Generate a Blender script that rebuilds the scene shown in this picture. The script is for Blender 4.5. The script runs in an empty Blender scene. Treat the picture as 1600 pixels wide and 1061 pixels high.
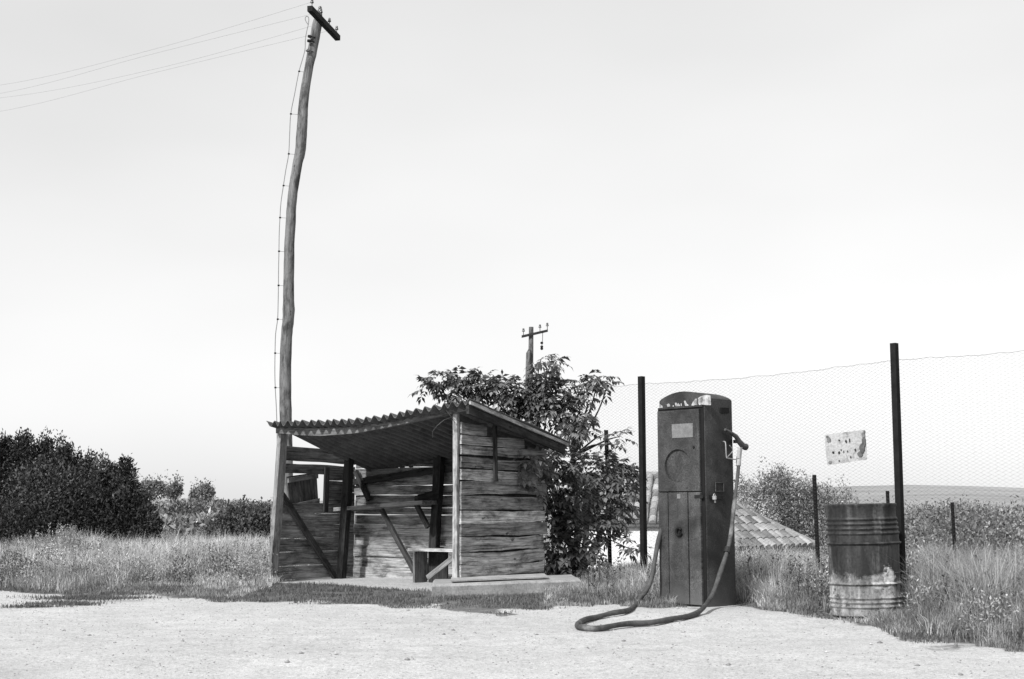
import bpy, math, random
import numpy as np
from mathutils import Vector

random.seed(7)
RNG = np.random.default_rng(11)
R = math.radians
scene = bpy.context.scene
COL = scene.collection

# ------------------------------------------------------------------ camera model
F, CX, CY = 2000.0, 800.0, 530.5
CAMZ = 0.88
PITCH = math.atan(263.0 / F)
CP, SP = math.cos(PITCH), math.sin(PITCH)


def ray(px, py):
    x, y = (px - CX) / F, (CY - py) / F
    return Vector((x, CP - y * SP, SP + y * CP))


def P(px, py, Y):
    """world point at depth Y seen at that place of the photograph"""
    d = ray(px, py)
    return Vector((0, 0, CAMZ)) + d * (Y / d.y)


def G(px, py, z=0.0):
    d = ray(px, py)
    return Vector((0, 0, CAMZ)) + d * ((z - CAMZ) / d.z)


def HIT(px, py, o, n):
    d = ray(px, py)
    c = Vector((0, 0, CAMZ))
    return c + d * ((o - c).dot(n) / d.dot(n))


# ------------------------------------------------------------------ noise
def _hash(ix, iy, s):
    h = (ix.astype(np.int64) * 374761393 + iy.astype(np.int64) * 668265263 + s * 974634541) & 0x7FFFFFFF
    h = ((h ^ (h >> 13)) * 1274126177) & 0x7FFFFFFF
    return ((h ^ (h >> 16)) & 0xFFFF) / 65535.0


def vnoise(x, y, s=0):
    x = np.asarray(x, float); y = np.asarray(y, float)
    ix, iy = np.floor(x), np.floor(y)
    fx, fy = x - ix, y - iy
    fx = fx * fx * (3 - 2 * fx); fy = fy * fy * (3 - 2 * fy)
    a, b = _hash(ix, iy, s), _hash(ix + 1, iy, s)
    c, d = _hash(ix, iy + 1, s), _hash(ix + 1, iy + 1, s)
    return (a * (1 - fx) + b * fx) * (1 - fy) + (c * (1 - fx) + d * fx) * fy


def fbm(x, y, s=0, o=3):
    t, a, w = 0.0, 0.5, 0.0
    for k in range(o):
        t = t + a * vnoise(np.asarray(x) * 2 ** k, np.asarray(y) * 2 ** k, s + k * 17)
        w += a; a *= 0.5
    return t / w


def sstep(a, b, x):
    t = np.clip((np.asarray(x, float) - a) / (b - a), 0, 1)
    return t * t * (3 - 2 * t)


# ------------------------------------------------------------------ mesh builder
class MB:
    def __init__(s):
        s.v, s.f, s.t, s.g = [], [], [], []

    def add(s, vs, fs, tone=1.0, gc=None):
        b = len(s.v)
        s.v += [tuple(v) for v in vs]
        s.g += [tuple(g) for g in (gc if gc is not None else vs)]
        for f in fs:
            s.f.append(tuple(i + b for i in f)); s.t.append(tone)

    def board(s, p0, p1, w, t, seg=1, wob=0.0, tone=1.0, bow=0.0, endj=0.0):
        """plank from p0 to p1; w and t are the full width / thickness vectors"""
        p0, p1, w, t = Vector(p0), Vector(p1), Vector(w), Vector(t)
        L = (p1 - p0).length
        off = Vector((random.uniform(0, 40), random.uniform(0, 40), random.uniform(0, 40)))
        vs, gs = [], []
        wl = w.length; tl = t.length; wn = w.normalized()
        ph = [random.uniform(0, 6.28) for _ in range(6)]
        fr = [random.uniform(1.5, 4) for _ in range(2)]
        for i in range(seg + 1):
            a = i / seg
            c = p0.lerp(p1, a) + wn * (bow * 4 * a * (1 - a))
            ja = wob * (math.sin(ph[0] + a * L * fr[0]) + .5 * math.sin(ph[1] + a * L * 9) + random.uniform(-.3, .3))
            jb = wob * (math.sin(ph[2] + a * L * fr[1]) + .5 * math.sin(ph[3] + a * L * 8) + random.uniform(-.3, .3))
            tw = wob * .5 * math.sin(ph[4] + a * L * 2)
            for (sw, st) in ((-.5, -.5), (.5, -.5), (.5, .5), (-.5, .5)):
                j = jb if sw > 0 else ja
                e = Vector((0, 0, 0))
                if endj and i in (0, seg):
                    e = (p1 - p0).normalized() * random.uniform(-endj, endj)
                q = c + w * sw + wn * j + t * st + t.normalized() * (tw * (1 if sw > 0 else -1)) + e
                vs.append(q)
                gs.append(off + Vector((a * L, sw * wl, st * tl)))
        fs = [(0, 1, 2, 3), tuple(4 * seg + k for k in (3, 2, 1, 0))]
        for i in range(seg):
            for k in range(4):
                a, b = 4 * i + k, 4 * i + (k + 1) % 4
                fs.append((a, a + 4, b + 4, b))
        s.add(vs, fs, tone, gs)

    def box(s, c, x, y, z, tone=1.0):
        """box with centre c and full-size vectors x, y, z"""
        c, x, y, z = Vector(c), Vector(x) / 2, Vector(y) / 2, Vector(z) / 2
        vs = [c + x * a + y * b + z * d for d in (-1, 1) for (a, b) in ((-1, -1), (1, -1), (1, 1), (-1, 1))]
        s.add(vs, [(3, 2, 1, 0), (4, 5, 6, 7), (0, 1, 5, 4), (1, 2, 6, 5), (2, 3, 7, 6), (3, 0, 4, 7)], tone)

    def tube(s, pts, rad, sides=8, tone=1.0, caps=True, rough=0.0):
        pts = [Vector(p) for p in pts]
        if not hasattr(rad, '__len__'):
            rad = [rad] * len(pts)
        n = len(pts); vs = []; gs = []; up = None; L = 0
        off = Vector((random.uniform(0, 40), random.uniform(0, 40), random.uniform(0, 40)))
        for i, p in enumerate(pts):
            d = (pts[min(i + 1, n - 1)] - pts[max(i - 1, 0)]).normalized()
            if up is None:
                up = d.orthogonal().normalized()
            up = (up - d * up.dot(d))
            up = up.normalized() if up.length > 1e-6 else d.orthogonal().normalized()
            sd = d.cross(up)
            if i: L += (p - pts[i - 1]).length
            for k in range(sides):
                a = 2 * math.pi * k / sides
                r = rad[i] * (1 + random.uniform(-rough, rough))
                o = (up * math.cos(a) + sd * math.sin(a)) * r
                vs.append(p + o); gs.append(off + Vector((L, o.dot(up), o.dot(sd))))
        fs = []
        for i in range(n - 1):
            for k in range(sides):
                a, b = i * sides + k, i * sides + (k + 1) % sides
                fs.append((a, b, b + sides, a + sides))
        if caps:
            fs.append(tuple(range(sides - 1, -1, -1)))
            fs.append(tuple((n - 1) * sides + k for k in range(sides)))
        s.add(vs, fs, tone, gs)

    def lathe(s, prof, base, axis=(0, 0, 1), sides=48, tone=1.0):
        """profile of (radius, height) turned about axis"""
        base = Vector(base); ax = Vector(axis).normalized()
        x = ax.orthogonal().normalized(); y = ax.cross(x)
        vs = []
        for (r, h) in prof:
            for k in range(sides):
                a = 2 * math.pi * k / sides
                vs.append(base + ax * h + (x * math.cos(a) + y * math.sin(a)) * r)
        fs = []
        for i in range(len(prof) - 1):
            for k in range(sides):
                a, b = i * sides + k, i * sides + (k + 1) % sides
                fs.append((a, b, b + sides, a + sides))
        s.add(vs, fs, tone, [v - base for v in vs])

    def poly(s, pts, thick, tone=1.0):
        """flat outline given a thickness vector"""
        pts = [Vector(p) for p in pts]; n = len(pts); th = Vector(thick)
        vs = pts + [p + th for p in pts]
        fs = [tuple(range(n - 1, -1, -1)), tuple(range(n, 2 * n))]
        for i in range(n):
            j = (i + 1) % n
            fs.append((i, j, j + n, i + n))
        s.add(vs, fs, tone)

    def data(s, name, loc=(0, 0, 0)):
        me = bpy.data.meshes.new(name)
        l = Vector(loc)
        me.from_pydata([Vector(v) - l for v in s.v], [], s.f)
        a = me.attributes.new('gc', 'FLOAT_VECTOR', 'POINT')
        a.data.foreach_set('vector', np.array(s.g, np.float32).ravel())
        a = me.attributes.new('tone', 'FLOAT', 'FACE')
        a.data.foreach_set('value', np.array(s.t, np.float32))
        me.update()
        return me


ROOT = {}


def fix_normals(me):
    import bmesh
    bm = bmesh.new(); bm.from_mesh(me)
    bmesh.ops.recalc_face_normals(bm, faces=bm.faces)
    bm.to_mesh(me); bm.free()


def link(name, me, mat, parent=None, smooth=False, loc=None):
    o = bpy.data.objects.new(name, me)
    COL.objects.link(o)
    if mat: me.materials.append(mat)
    if parent is not None:
        o.parent = parent
    elif loc is not None:
        o.location = loc
    if smooth:
        me.polygons.foreach_set('use_smooth', [True] * len(me.polygons))
    return o


def obj(name, mb, mat, parent=None, smooth=False, loc=None, bevel=0.0):
    l = ROOT[parent.name] if parent is not None else Vector(loc or (0, 0, 0))
    me = mb.data(name, l)
    fix_normals(me)
    o = link(name, me, mat, parent, smooth, l)
    ROOT[o.name] = l
    if smooth:
        try:
            me.set_sharp_from_angle(angle=R(40))
        except Exception:
            pass
    if bevel:
        m = o.modifiers.new('bevel', 'BEVEL'); m.width = bevel; m.segments = 2; m.limit_method = 'ANGLE'
    return o


def tag(o, label, cat, group=None, kind=None):
    if label: o['label'] = label
    if cat: o['category'] = cat
    if group: o['group'] = group
    if kind: o['kind'] = kind
    return o


def thing(name, loc, label, cat, group=None, kind=None):
    o = bpy.data.objects.new(name, None)
    o.empty_display_size = .2
    COL.objects.link(o); o.location = loc
    ROOT[o.name] = Vector(loc)
    return tag(o, label, cat, group, kind)


def np_mesh(name, V, faces, tones):
    """faces: list of int arrays (n,k); tones: list of arrays (n,)"""
    me = bpy.data.meshes.new(name)
    me.vertices.add(len(V))
    me.vertices.foreach_set('co', np.asarray(V, np.float32).ravel())
    loops = np.concatenate([f.ravel() for f in faces]).astype(np.int32)
    tot = np.concatenate([np.full(len(f), f.shape[1]) for f in faces]).astype(np.int32)
    st = np.concatenate([[0], np.cumsum(tot)[:-1]]).astype(np.int32)
    me.loops.add(len(loops)); me.loops.foreach_set('vertex_index', loops)
    me.polygons.add(len(tot)); me.polygons.foreach_set('loop_start', st)
    try:
        me.polygons.foreach_set('loop_total', tot)
    except Exception:
        pass
    me.update(calc_edges=True)
    a = me.attributes.new('tone', 'FLOAT', 'FACE')
    a.data.foreach_set('value', np.concatenate(tones).astype(np.float32))
    me.validate()
    return me


def smooth_pts(pts, n=10):
    out = []
    m = len(pts)
    for i in range(m - 1):
        p0, p1, p2, p3 = pts[max(i - 1, 0)], pts[i], pts[i + 1], pts[min(i + 2, m - 1)]
        for k in range(n):
            t = k / n
            out.append(.5 * ((2 * p1) + (p2 - p0) * t + (2 * p0 - 5 * p1 + 4 * p2 - p3) * t * t + (3 * p1 - p0 - 3 * p2 + p3) * t ** 3))
    out.append(pts[-1])
    return out



# ------------------------------------------------------------------ materials
class N:
    def __init__(s, name):
        s.m = bpy.data.materials.new(name); s.m.use_nodes = True
        s.t = s.m.node_tree; s.n = s.t.nodes; s.l = s.t.links
        s.b = s.n['Principled BSDF']

    def new(s, typ, **kw):
        n = s.n.new(typ)
        for k, v in kw.items():
            if k == 'ins':
                for a, b in v.items(): n.inputs[a].default_value = b
            else:
                setattr(n, k, v)
        return n

    def co(s, src='gc', sc=(1, 1, 1)):
        if src == 'gc':
            o = s.new('ShaderNodeAttribute', attribute_name='gc').outputs['Vector']
        else:
            o = s.new('ShaderNodeTexCoord').outputs['Object']
        m = s.new('ShaderNodeMapping'); m.inputs['Scale'].default_value = sc
        s.l.new(o, m.inputs['Vector'])
        return m.outputs['Vector']

    def noise(s, co, scale, detail=6, rough=.6, dist=0.0):
        n = s.new('ShaderNodeTexNoise', ins={'Scale': scale, 'Detail': detail, 'Roughness': rough, 'Distortion': dist})
        s.l.new(co, n.inputs['Vector'])
        return n.outputs['Fac']

    def ramp(s, fac, stops):
        r = s.new('ShaderNodeValToRGB'); e = r.color_ramp.elements
        while len(e) < len(stops): e.new(.5)
        for i, (p, v) in enumerate(stops):
            e[i].position = p; e[i].color = (v, v, v, 1)
        s.l.new(fac, r.inputs['Fac'])
        return r.outputs['Color']

    def math(s, op, a, b):
        m = s.new('ShaderNodeMath', operation=op)
        for i, x in enumerate((a, b)):
            if isinstance(x, (int, float)): m.inputs[i].default_value = x
            else: s.l.new(x, m.inputs[i])
        return m.outputs[0]

    def mix(s, fac, a, b):
        m = s.new('ShaderNodeMix', data_type='RGBA')
        for i, x in ((0, fac), (6, a), (7, b)):
            if isinstance(x, (int, float)):
                m.inputs[i].default_value = x if i == 0 else (x, x, x, 1)
            else:
                s.l.new(x, m.inputs[i])
        return m.outputs[2]

    def tone(s):
        return s.new('ShaderNodeAttribute', attribute_name='tone').outputs['Fac']

    def bump(s, h, st=.4, d=.01):
        b = s.new('ShaderNodeBump', ins={'Strength': st, 'Distance': d})
        s.l.new(h, b.inputs['Height']); s.l.new(b.outputs['Normal'], s.b.inputs['Normal'])

    def out(s, col, rough=.8, spec=.3, metal=0.0):
        if isinstance(col, (int, float)): s.b.inputs['Base Color'].default_value = (col, col, col, 1)
        else: s.l.new(col, s.b.inputs['Base Color'])
        if isinstance(rough, (int, float)): s.b.inputs['Roughness'].default_value = rough
        else: s.l.new(rough, s.b.inputs['Roughness'])
        s.b.inputs['Specular IOR Level'].default_value = spec
        s.b.inputs['Metallic'].default_value = metal
        return s.m


def wood(name, lo, hi, crack=.5):
    n = N(name)
    c = n.co('gc', (1.3, 17, 17))
    g = n.noise(c, 2.0, 9, .72, .5)
    fine = n.noise(n.co('gc', (.8, 52, 52)), 1.5, 5, .65)
    hair = n.noise(n.co('gc', (2.2, 130, 130)), 1.5, 3, .6)
    blot = n.noise(n.co('gc', (2.2, 5, 5)), 1.7, 6, .7, .4)
    knot = n.noise(n.co('gc', (4.5, 11, 11)), 1.5, 2, .4)
    base = n.ramp(g, [(.32, lo * 1.3), (.5, (lo + hi) / 2), (.68, hi)])
    ck = n.ramp(fine, [(.36, crack), (.44, 1.0), (.62, 1.15)])
    m1 = n.math('MULTIPLY', base, ck)
    m1 = n.math('MULTIPLY', m1, n.ramp(hair, [(.35, .65), (.5, 1.05)]))
    m2 = n.math('MULTIPLY', m1, n.ramp(blot, [(.36, .38), (.52, 1.0), (.68, 1.25)]))
    m2 = n.math('MULTIPLY', m2, n.ramp(knot, [(.72, 1.0), (.76, .3)]))
    m3 = n.math('MULTIPLY', m2, n.tone())
    n.bump(fine, .6, .008)
    return n.out(m3, .9, .15)


def metal_paint(name, lo, hi, pale, amount, scale=6, rough=.6, spec=.35, src='gc', stretch=(1, 1, 1)):
    n = N(name)
    c = n.co(src, stretch)
    a = n.noise(c, scale, 8, .7)
    b = n.noise(c, scale * .35, 5, .6, .3)
    f = n.noise(c, scale * 12, 3, .6)
    base = n.ramp(a, [(.3, lo), (.7, hi)])
    k = n.ramp(b, [(1 - amount - .06, 0), (1 - amount + .06, 1)])
    col = n.mix(k, base, pale)
    sp = n.ramp(f, [(.3, .75), (.6, 1.1)])
    col = n.math('MULTIPLY', n.math('MULTIPLY', col, sp), n.tone())
    n.bump(f, .15, .004)
    return n.out(col, rough, spec)


def foliage(name, val, rough=.5, spec=.3, trans=.2):
    n = N(name)
    col = n.math('MULTIPLY', n.tone(), val)
    n.out(col, rough, spec)
    if trans:
        tr = n.new('ShaderNodeBsdfTranslucent'); n.l.new(col, tr.inputs['Color'])
        mx = n.new('ShaderNodeMixShader'); mx.inputs[0].default_value = trans
        n.l.new(n.b.outputs[0], mx.inputs[1]); n.l.new(tr.outputs[0], mx.inputs[2])
        n.l.new(mx.outputs[0], n.n['Material Output'].inputs['Surface'])
    return n.m


def pump_paint(name, lo, hi, stain=None):
    """old enamel: mottled, with run streaks, hard-edged chips, rust bloom and dust at the foot"""
    n = N(name)
    tc = n.co('gc')
    mott = n.noise(tc, 9, 8, .72, .3); big = n.noise(tc, 2.4, 5, .6, .4)
    streak = n.noise(n.co('gc', (7, 7, 1.8)), 1.0, 4, .5)
    scr = n.noise(n.co('gc', (38, 38, 16)), 1.0, 4, .65)
    fine = n.noise(tc, 95, 3, .65)
    chips = n.noise(tc, 21, 6, .68, .2)
    col = n.ramp(mott, [(.3, lo), (.5, (lo + hi) / 2), (.7, hi)])
    col = n.math('MULTIPLY', col, n.ramp(big, [(.37, .5), (.6, 1.5)]))
    col = n.math('MULTIPLY', col, n.ramp(streak, [(.34, .78), (.5, 1.0), (.66, 1.18)]))
    col = n.math('MULTIPLY', col, n.ramp(fine, [(.3, .4), (.5, 1.0), (.68, 1.7)]))
    col = n.mix(n.ramp(chips, [(.635, 0), (.66, .8)]), col, lo * .35)
    col = n.mix(n.ramp(scr, [(.70, 0), (.74, .55)]), col, hi * 2.6)
    sep = n.new('ShaderNodeSeparateXYZ'); n.l.new(tc, sep.inputs[0])
    dz = n.math('ADD', sep.outputs['Z'], n.math('MULTIPLY', n.math('SUBTRACT', big, .5), .5))
    col = n.mix(n.ramp(dz, [(.02, .5), (.22, 0)]), col, hi * 2.2)
    if stain:
        du = n.math('MULTIPLY', n.math('SUBTRACT', sep.outputs['X'], stain[0]), 1 / .075)
        dv = n.math('MULTIPLY', n.math('SUBTRACT', sep.outputs['Z'], stain[1]), 1 / .16)
        r2 = n.math('ADD', n.math('MULTIPLY', du, du), n.math('MULTIPLY', dv, dv))
        r2 = n.math('ADD', r2, n.math('MULTIPLY', n.math('SUBTRACT', mott, .5), 1.6))
        col = n.mix(n.ramp(r2, [(.1, .75), (1.0, 0)]), col, lo * .6)
    col = n.math('MULTIPLY', col, n.tone())
    n.bump(n.math('ADD', chips, n.math('MULTIPLY', fine, .25)), .2, .006)
    return n.out(col, n.ramp(mott, [(.3, .4), (.7, .75)]), .35)


M = {}
M['wood_wall'] = wood('weathered_planks', .06, .32, .15)
M['wood_dark'] = wood('dark_timber', .02, .06, .4)
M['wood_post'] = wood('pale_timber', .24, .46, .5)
M['wood_mid'] = wood('grey_timber', .10, .26, .4)
M['pole_wood'] = wood('pole_timber', .09, .2, .55)
M['roof_sheet'] = metal_paint('asbestos_sheet', .06, .14, .22, .3, 5, .9, .15)
M['pump_body'] = pump_paint('pump_paint', .016, .036)
M['pump_door'] = pump_paint('pump_door_paint', .024, .056, (.245, .66))
M['pump_plate'] = metal_paint('worn_plate', .11, .2, .3, .3, 26, .5, .4)
M['pump_dark'] = metal_paint('dark_gap', .006, .012, .02, .1, 9, .7, .2)
M['white_chip'] = metal_paint('old_white_paint', .22, .55, .07, .42, 22, .6, .3)
M['nozzle_metal'] = metal_paint('worn_aluminium', .2, .38, .5, .3, 20, .4, .5)
M['rubber'] = metal_paint('dusty_rubber', .03, .10, .22, .36, 9, .8, .25)
M['nozzle_body'] = metal_paint('scuffed_nozzle', .04, .11, .22, .35, 20, .5, .4)
M['rubber_dark'] = metal_paint('black_rubber', .012, .03, .05, .2, 12, .7, .3)
M['black_iron'] = metal_paint('rusty_iron', .006, .016, .028, .2, 9, .8, .15)
M['wire'] = metal_paint('galvanised_wire', .05, .09, .12, .3, 9, .6, .3)
M['line_wire'] = metal_paint('overhead_wire', .16, .26, .3, .3, 9, .7, .2)
M['ceramic'] = metal_paint('insulator_glaze', .05, .10, .16, .3, 9, .25, .5)
M['concrete'] = metal_paint('old_concrete', .2, .40, .5, .35, 5, .95, .1)
M['house_wall'] = metal_paint('whitewash', .62, .8, .5, .2, 2, .95, .1)
M['bark'] = wood('bark', .03, .09, .5)
M['leaf'] = foliage('broad_leaf', .115, .38, .5, .22)
M['bush_leaf'] = foliage('bush_leaf', .05, .6, .2, .15)
M['scrub_leaf'] = foliage('scrub_leaf', .23, .7, .15, .15)
M['grass'] = foliage('grass_blade', .30, .8, .1, .3)


def tile_material():
    n = N('clay_tiles')
    c = n.co('obj'); a = n.noise(c, 3, 6, .7)
    col = n.math('MULTIPLY', n.ramp(a, [(.3, .16), (.7, .36)]), n.tone())
    return n.out(col, .9, .1)


M['tiles'] = tile_material()


def barrel_material():
    n = N('barrel_paint')
    tc = n.co('gc')
    sep = n.new('ShaderNodeSeparateXYZ'); n.l.new(tc, sep.inputs[0])
    z = sep.outputs['Z']
    streak = n.noise(n.co('gc', (9, 9, 1.1)), 1.0, 6, .65)
    blot = n.noise(n.co('gc', (1, 1, .8)), 6.5, 9, .72, .6)
    fine = n.noise(tc, 45, 4, .6)
    dark = n.ramp(streak, [(.40, .010), (.54, .028), (.62, .07), (.76, .15)])
    palec = n.ramp(streak, [(.3, .08), (.46, .16), (.58, .3), (.7, .5)])
    # worn paint low on the drum: height plus blotches decide where the paint is gone
    h = n.math('SUBTRACT', n.math('MULTIPLY', n.math('SUBTRACT', blot, .5), 1.5), n.math('MULTIPLY', n.math('SUBTRACT', z, .34), 3.6))
    k = n.ramp(h, [(.0, 0), (.22, .75), (.7, 1)])
    col = n.mix(k, dark, palec)
    wht = n.ramp(n.math('SUBTRACT', n.noise(tc, 6.5, 4, .5), n.math('MULTIPLY', n.math('ABSOLUTE', n.math('SUBTRACT', z, .27), 0.0), 1.3)), [(.55, 0), (.60, .8)])
    col = n.mix(wht, col, .36)
    vd_ = n.new('ShaderNodeVectorMath', operation='DISTANCE'); n.l.new(tc, vd_.inputs[0]); vd_.inputs[1].default_value = (.12, -.25, .31)
    sp = n.math('ADD', vd_.outputs['Value'], n.math('MULTIPLY', n.math('SUBTRACT', n.noise(tc, 11, 6, .7), .5), .28))
    col = n.mix(n.ramp(sp, [(.055, .9), (.075, 0)]), col, .48)
    col = n.math('MULTIPLY', col, n.ramp(fine, [(.3, .5), (.6, 1.2)]))
    rc = n.noise(tc, 17, 7, .7)
    col = n.mix(n.ramp(rc, [(.60, 0), (.63, .85)]), col, .03)
    n.bump(n.math('ADD', fine, rc), .3, .004)
    return n.out(col, .55, .35)


M['barrel'] = barrel_material()


def sign_material():
    n = N('enamel_sign')
    tc = n.co('gc')
    a = n.noise(tc, 9, 8, .7, .6); f = n.noise(tc, 60, 4, .6)
    rust = n.ramp(a, [(.50, 0), (.66, .85)])
    col = n.mix(rust, n.ramp(f, [(.3, .25), (.6, .40)]), n.ramp(f, [(.3, .05), (.7, .18)]))
    col = n.math('MULTIPLY', col, n.tone())
    return n.out(col, .5, .3)


M['sign'] = sign_material()


def ground_material():
    n = N('gravel_and_soil')
    tc = n.co('obj')
    mk = n.new('ShaderNodeAttribute', attribute_name='verge').outputs['Fac']
    dm = n.new('ShaderNodeAttribute', attribute_name='stain').outputs['Fac']
    fl = n.new('ShaderNodeAttribute', attribute_name='field').outputs['Fac']
    big = n.noise(tc, .55, 5, .6); mid = n.noise(tc, 5, 6, .7); fine = n.noise(tc, 42, 5, .75)
    grit = n.noise(tc, 130, 3, .7)
    g = n.ramp(mid, [(.3, .41), (.6, .51)])
    g = n.math('MULTIPLY', g, n.ramp(big, [(.3, .9), (.65, 1.08)]))
    g = n.math('MULTIPLY', g, n.ramp(fine, [(.3, .5), (.48, .98), (.7, 1.22)]))
    g = n.math('MULTIPLY', g, n.ramp(grit, [(.32, .62), (.52, 1.03), (.68, 1.2)]))
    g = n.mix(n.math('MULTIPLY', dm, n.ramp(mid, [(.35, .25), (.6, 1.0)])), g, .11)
    soil = n.math('MULTIPLY', n.ramp(mid, [(.3, .09), (.7, .2)]), n.ramp(fine, [(.3, .6), (.6, 1.1)]))
    fld = n.ramp(n.noise(n.co('obj', (.02, .05, .05)), 1.0, 5, .6), [(.35, .22), (.65, .34)])
    k = n.math('ADD', mk, n.math('MULTIPLY', n.math('SUBTRACT', mid, .5), .9))
    k = n.ramp(k, [(.4, 0), (.6, 1)])
    col = n.mix(k, g, soil)
    col = n.mix(fl, col, fld)
    hh = n.math('ADD', n.math('MULTIPLY', mid, .8), n.math('ADD', n.math('MULTIPLY', fine, .35), n.math('MULTIPLY', grit, .12)))
    n.bump(hh, .55, .035)
    return n.out(col, .95, .1)


M['ground'] = ground_material()
M['stone'] = metal_paint('pale_stone', .3, .46, .5, .3, 30, .95, .1)

# ------------------------------------------------------------------ terrain
EDGE = [(-600, 935), (0, 924), (60, 926), (110, 930), (230, 929), (300, 934), (330, 940), (430, 942), (560, 944), (620, 949), (690, 951), (730, 956),
        (790, 957), (840, 951), (905, 946), (960, 944), (1010, 950), (1030, 951), (1060, 949), (1105, 948), (1150, 944), (1200, 952), (1245, 958), (1290, 964),
        (1350, 974), (1390, 996), (1430, 1004), (1500, 1006), (1600, 1012), (1900, 1060), (2600, 1140)]
_ep = [G(*e) for e in EDGE]
_ea = np.array([p.x / p.y for p in _ep]); _ey = np.array([p.y for p in _ep])


def verge(X, Y):
    """signed distance-ish (metres) behind the edge of the gravel lot"""
    X = np.asarray(X, float); Y = np.asarray(Y, float)
    a = np.where(Y > .5, X / np.maximum(Y, .5), np.sign(X) * 9)
    yb = np.interp(a, _ea, _ey)
    return Y - yb


# ------- the shed's frame
SO = Vector((-2.87, 15.0, 0)); SU = Vector((.803, -.596, 0)).normalized(); SV = Vector((.596, .803, 0)).normalized(); UZ = Vector((0, 0, 1))


def S(u, v, z): return SO + SU * u + SV * v + UZ * z


def shed_uv(X, Y):
    dx, dy = np.asarray(X) - SO.x, np.asarray(Y) - SO.y
    return dx * SU.x + dy * SU.y, dx * SV.x + dy * SV.y


def terrain(X, Y):
    X = np.asarray(X, float); Y = np.asarray(Y, float)
    px = CX + F * X / np.maximum(Y, 1.0)
    s = sstep(700, 960, px)
    h = (fbm(X * .9, Y * .9, 3) - .5) * .05 + (vnoise(X * 4, Y * 4, 8) - .5) * .012
    h = h + .035 * sstep(.0, .8, verge(X, Y)) * sstep(0, 8, Y)
    h = h * (1 + sstep(18, 40, Y) * 6)
    s = s * (1 - .55 * sstep(1300, 1480, px))
    h = h - s * 2.5 * sstep(15.8, 28, Y)
    # far ground: a low hill on the left, a pale long ridge on the right
    ridge_px = np.interp(px, [-800, 0, 230, 420, 900, 1400, 1500, 1600, 2600], [775, 776, 779, 786, 776, 762, 763, 767, 772])
    zr = (793.5 - ridge_px) / F * 420 + CAMZ
    hill = zr * sstep(50, 420, Y) + s * 2.5 * sstep(40, 300, Y)
    h = h + np.where(Y > 40, hill, 0)
    return h


xs = np.concatenate([-np.geomspace(700, 14, 34)[:-1], np.arange(-14, 10.01, .13), np.geomspace(10, 700, 36)[1:]])
ys = np.concatenate([np.array([-60, -30, -15, -8, -4, 0, 2, 4]), np.arange(5, 22, .11), np.geomspace(22, 430, 60), np.array([470, 560, 700, 900])])
GX, GY = np.meshgrid(xs, ys)
GZ = terrain(GX, GY)
GZ = np.where(GY > 435, GZ - (GY - 435) * .02, GZ)
V = np.stack([GX, GY, GZ], -1).reshape(-1, 3)
nx, ny = len(xs), len(ys)
ii = (np.arange(ny - 1)[:, None] * nx + np.arange(nx - 1)[None, :]).ravel()
me = np_mesh('ground', V, [np.stack([ii, ii + 1, ii + nx + 1, ii + nx], -1)], [np.ones(len(ii))])
vg = verge(GX, GY)
su, sv = shed_uv(GX, GY)
inshed = sstep(-.12, .06, su) * (1 - sstep(2.80, 2.95, su)) * sstep(-.10, .02, sv) * (1 - sstep(1.5, 1.62, sv))
mask = np.clip(.5 + vg * 1.6 + (fbm(GX * 2.2, GY * 2.2, 21) - .5) * 1.8, 0, 1) * (1 - .9 * inshed)
a = me.attributes.new('verge', 'FLOAT', 'POINT'); a.data.foreach_set('value', mask.ravel().astype(np.float32))
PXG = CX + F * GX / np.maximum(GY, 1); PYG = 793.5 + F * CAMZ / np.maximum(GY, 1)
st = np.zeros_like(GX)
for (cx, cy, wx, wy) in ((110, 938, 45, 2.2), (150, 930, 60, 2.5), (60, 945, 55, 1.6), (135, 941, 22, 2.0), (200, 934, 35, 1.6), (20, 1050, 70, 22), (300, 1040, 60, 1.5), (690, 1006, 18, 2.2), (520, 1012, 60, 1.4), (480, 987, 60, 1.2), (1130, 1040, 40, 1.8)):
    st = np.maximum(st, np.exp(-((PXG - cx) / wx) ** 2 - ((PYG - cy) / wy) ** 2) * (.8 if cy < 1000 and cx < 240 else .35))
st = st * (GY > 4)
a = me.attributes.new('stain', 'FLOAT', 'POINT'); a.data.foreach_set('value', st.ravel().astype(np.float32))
a = me.attributes.new('field', 'FLOAT', 'POINT'); a.data.foreach_set('value', sstep(45, 90, GY).ravel().astype(np.float32))
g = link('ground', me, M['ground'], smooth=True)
tag(g, 'pale gravel yard running into grassy verge and low hills', 'ground', kind='structure')


def TZ(x, y): return float(terrain(x, y))


# ------------------------------------------------------------------ shed
shed = thing('wooden_shelter', S(1.42, .75, 0), 'weathered open-fronted plank shelter with a sagging corrugated roof', 'shelter')
pv = {}
UP, VP = SU.copy(), SV.copy()


def onv(px, py, v):
    """(u, z) of a photo point on the plane v = const of the shed"""
    h = HIT(px, py, S(0, v, 0), SV); d = h - SO
    return d.dot(SU), h.z


def onu(px, py, u):
    h = HIT(px, py, S(u, 0, 0), SU); d = h - SO
    return d.dot(SV), h.z


RV0 = -.20
front = [onv(x, y, RV0) for (x, y) in ((416, 661), (450, 661), (500, 660), (550, 657), (600, 650), (650, 642), (700, 633), (735, 627))]
RU0, RU1 = front[0][0], front[-1][0]
fu = np.array([f[0] for f in front]); fz = np.array([f[1] for f in front])
v_r, z_r = onu(890, 693, RU1)
v_f, z_f = onu(735, 627, RU1)
SLOPE = (z_f - z_r) / (v_r - v_f)
RV1 = v_r
print('roof', RU0, RU1, RV0, RV1, 'slope', SLOPE, fz)


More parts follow.
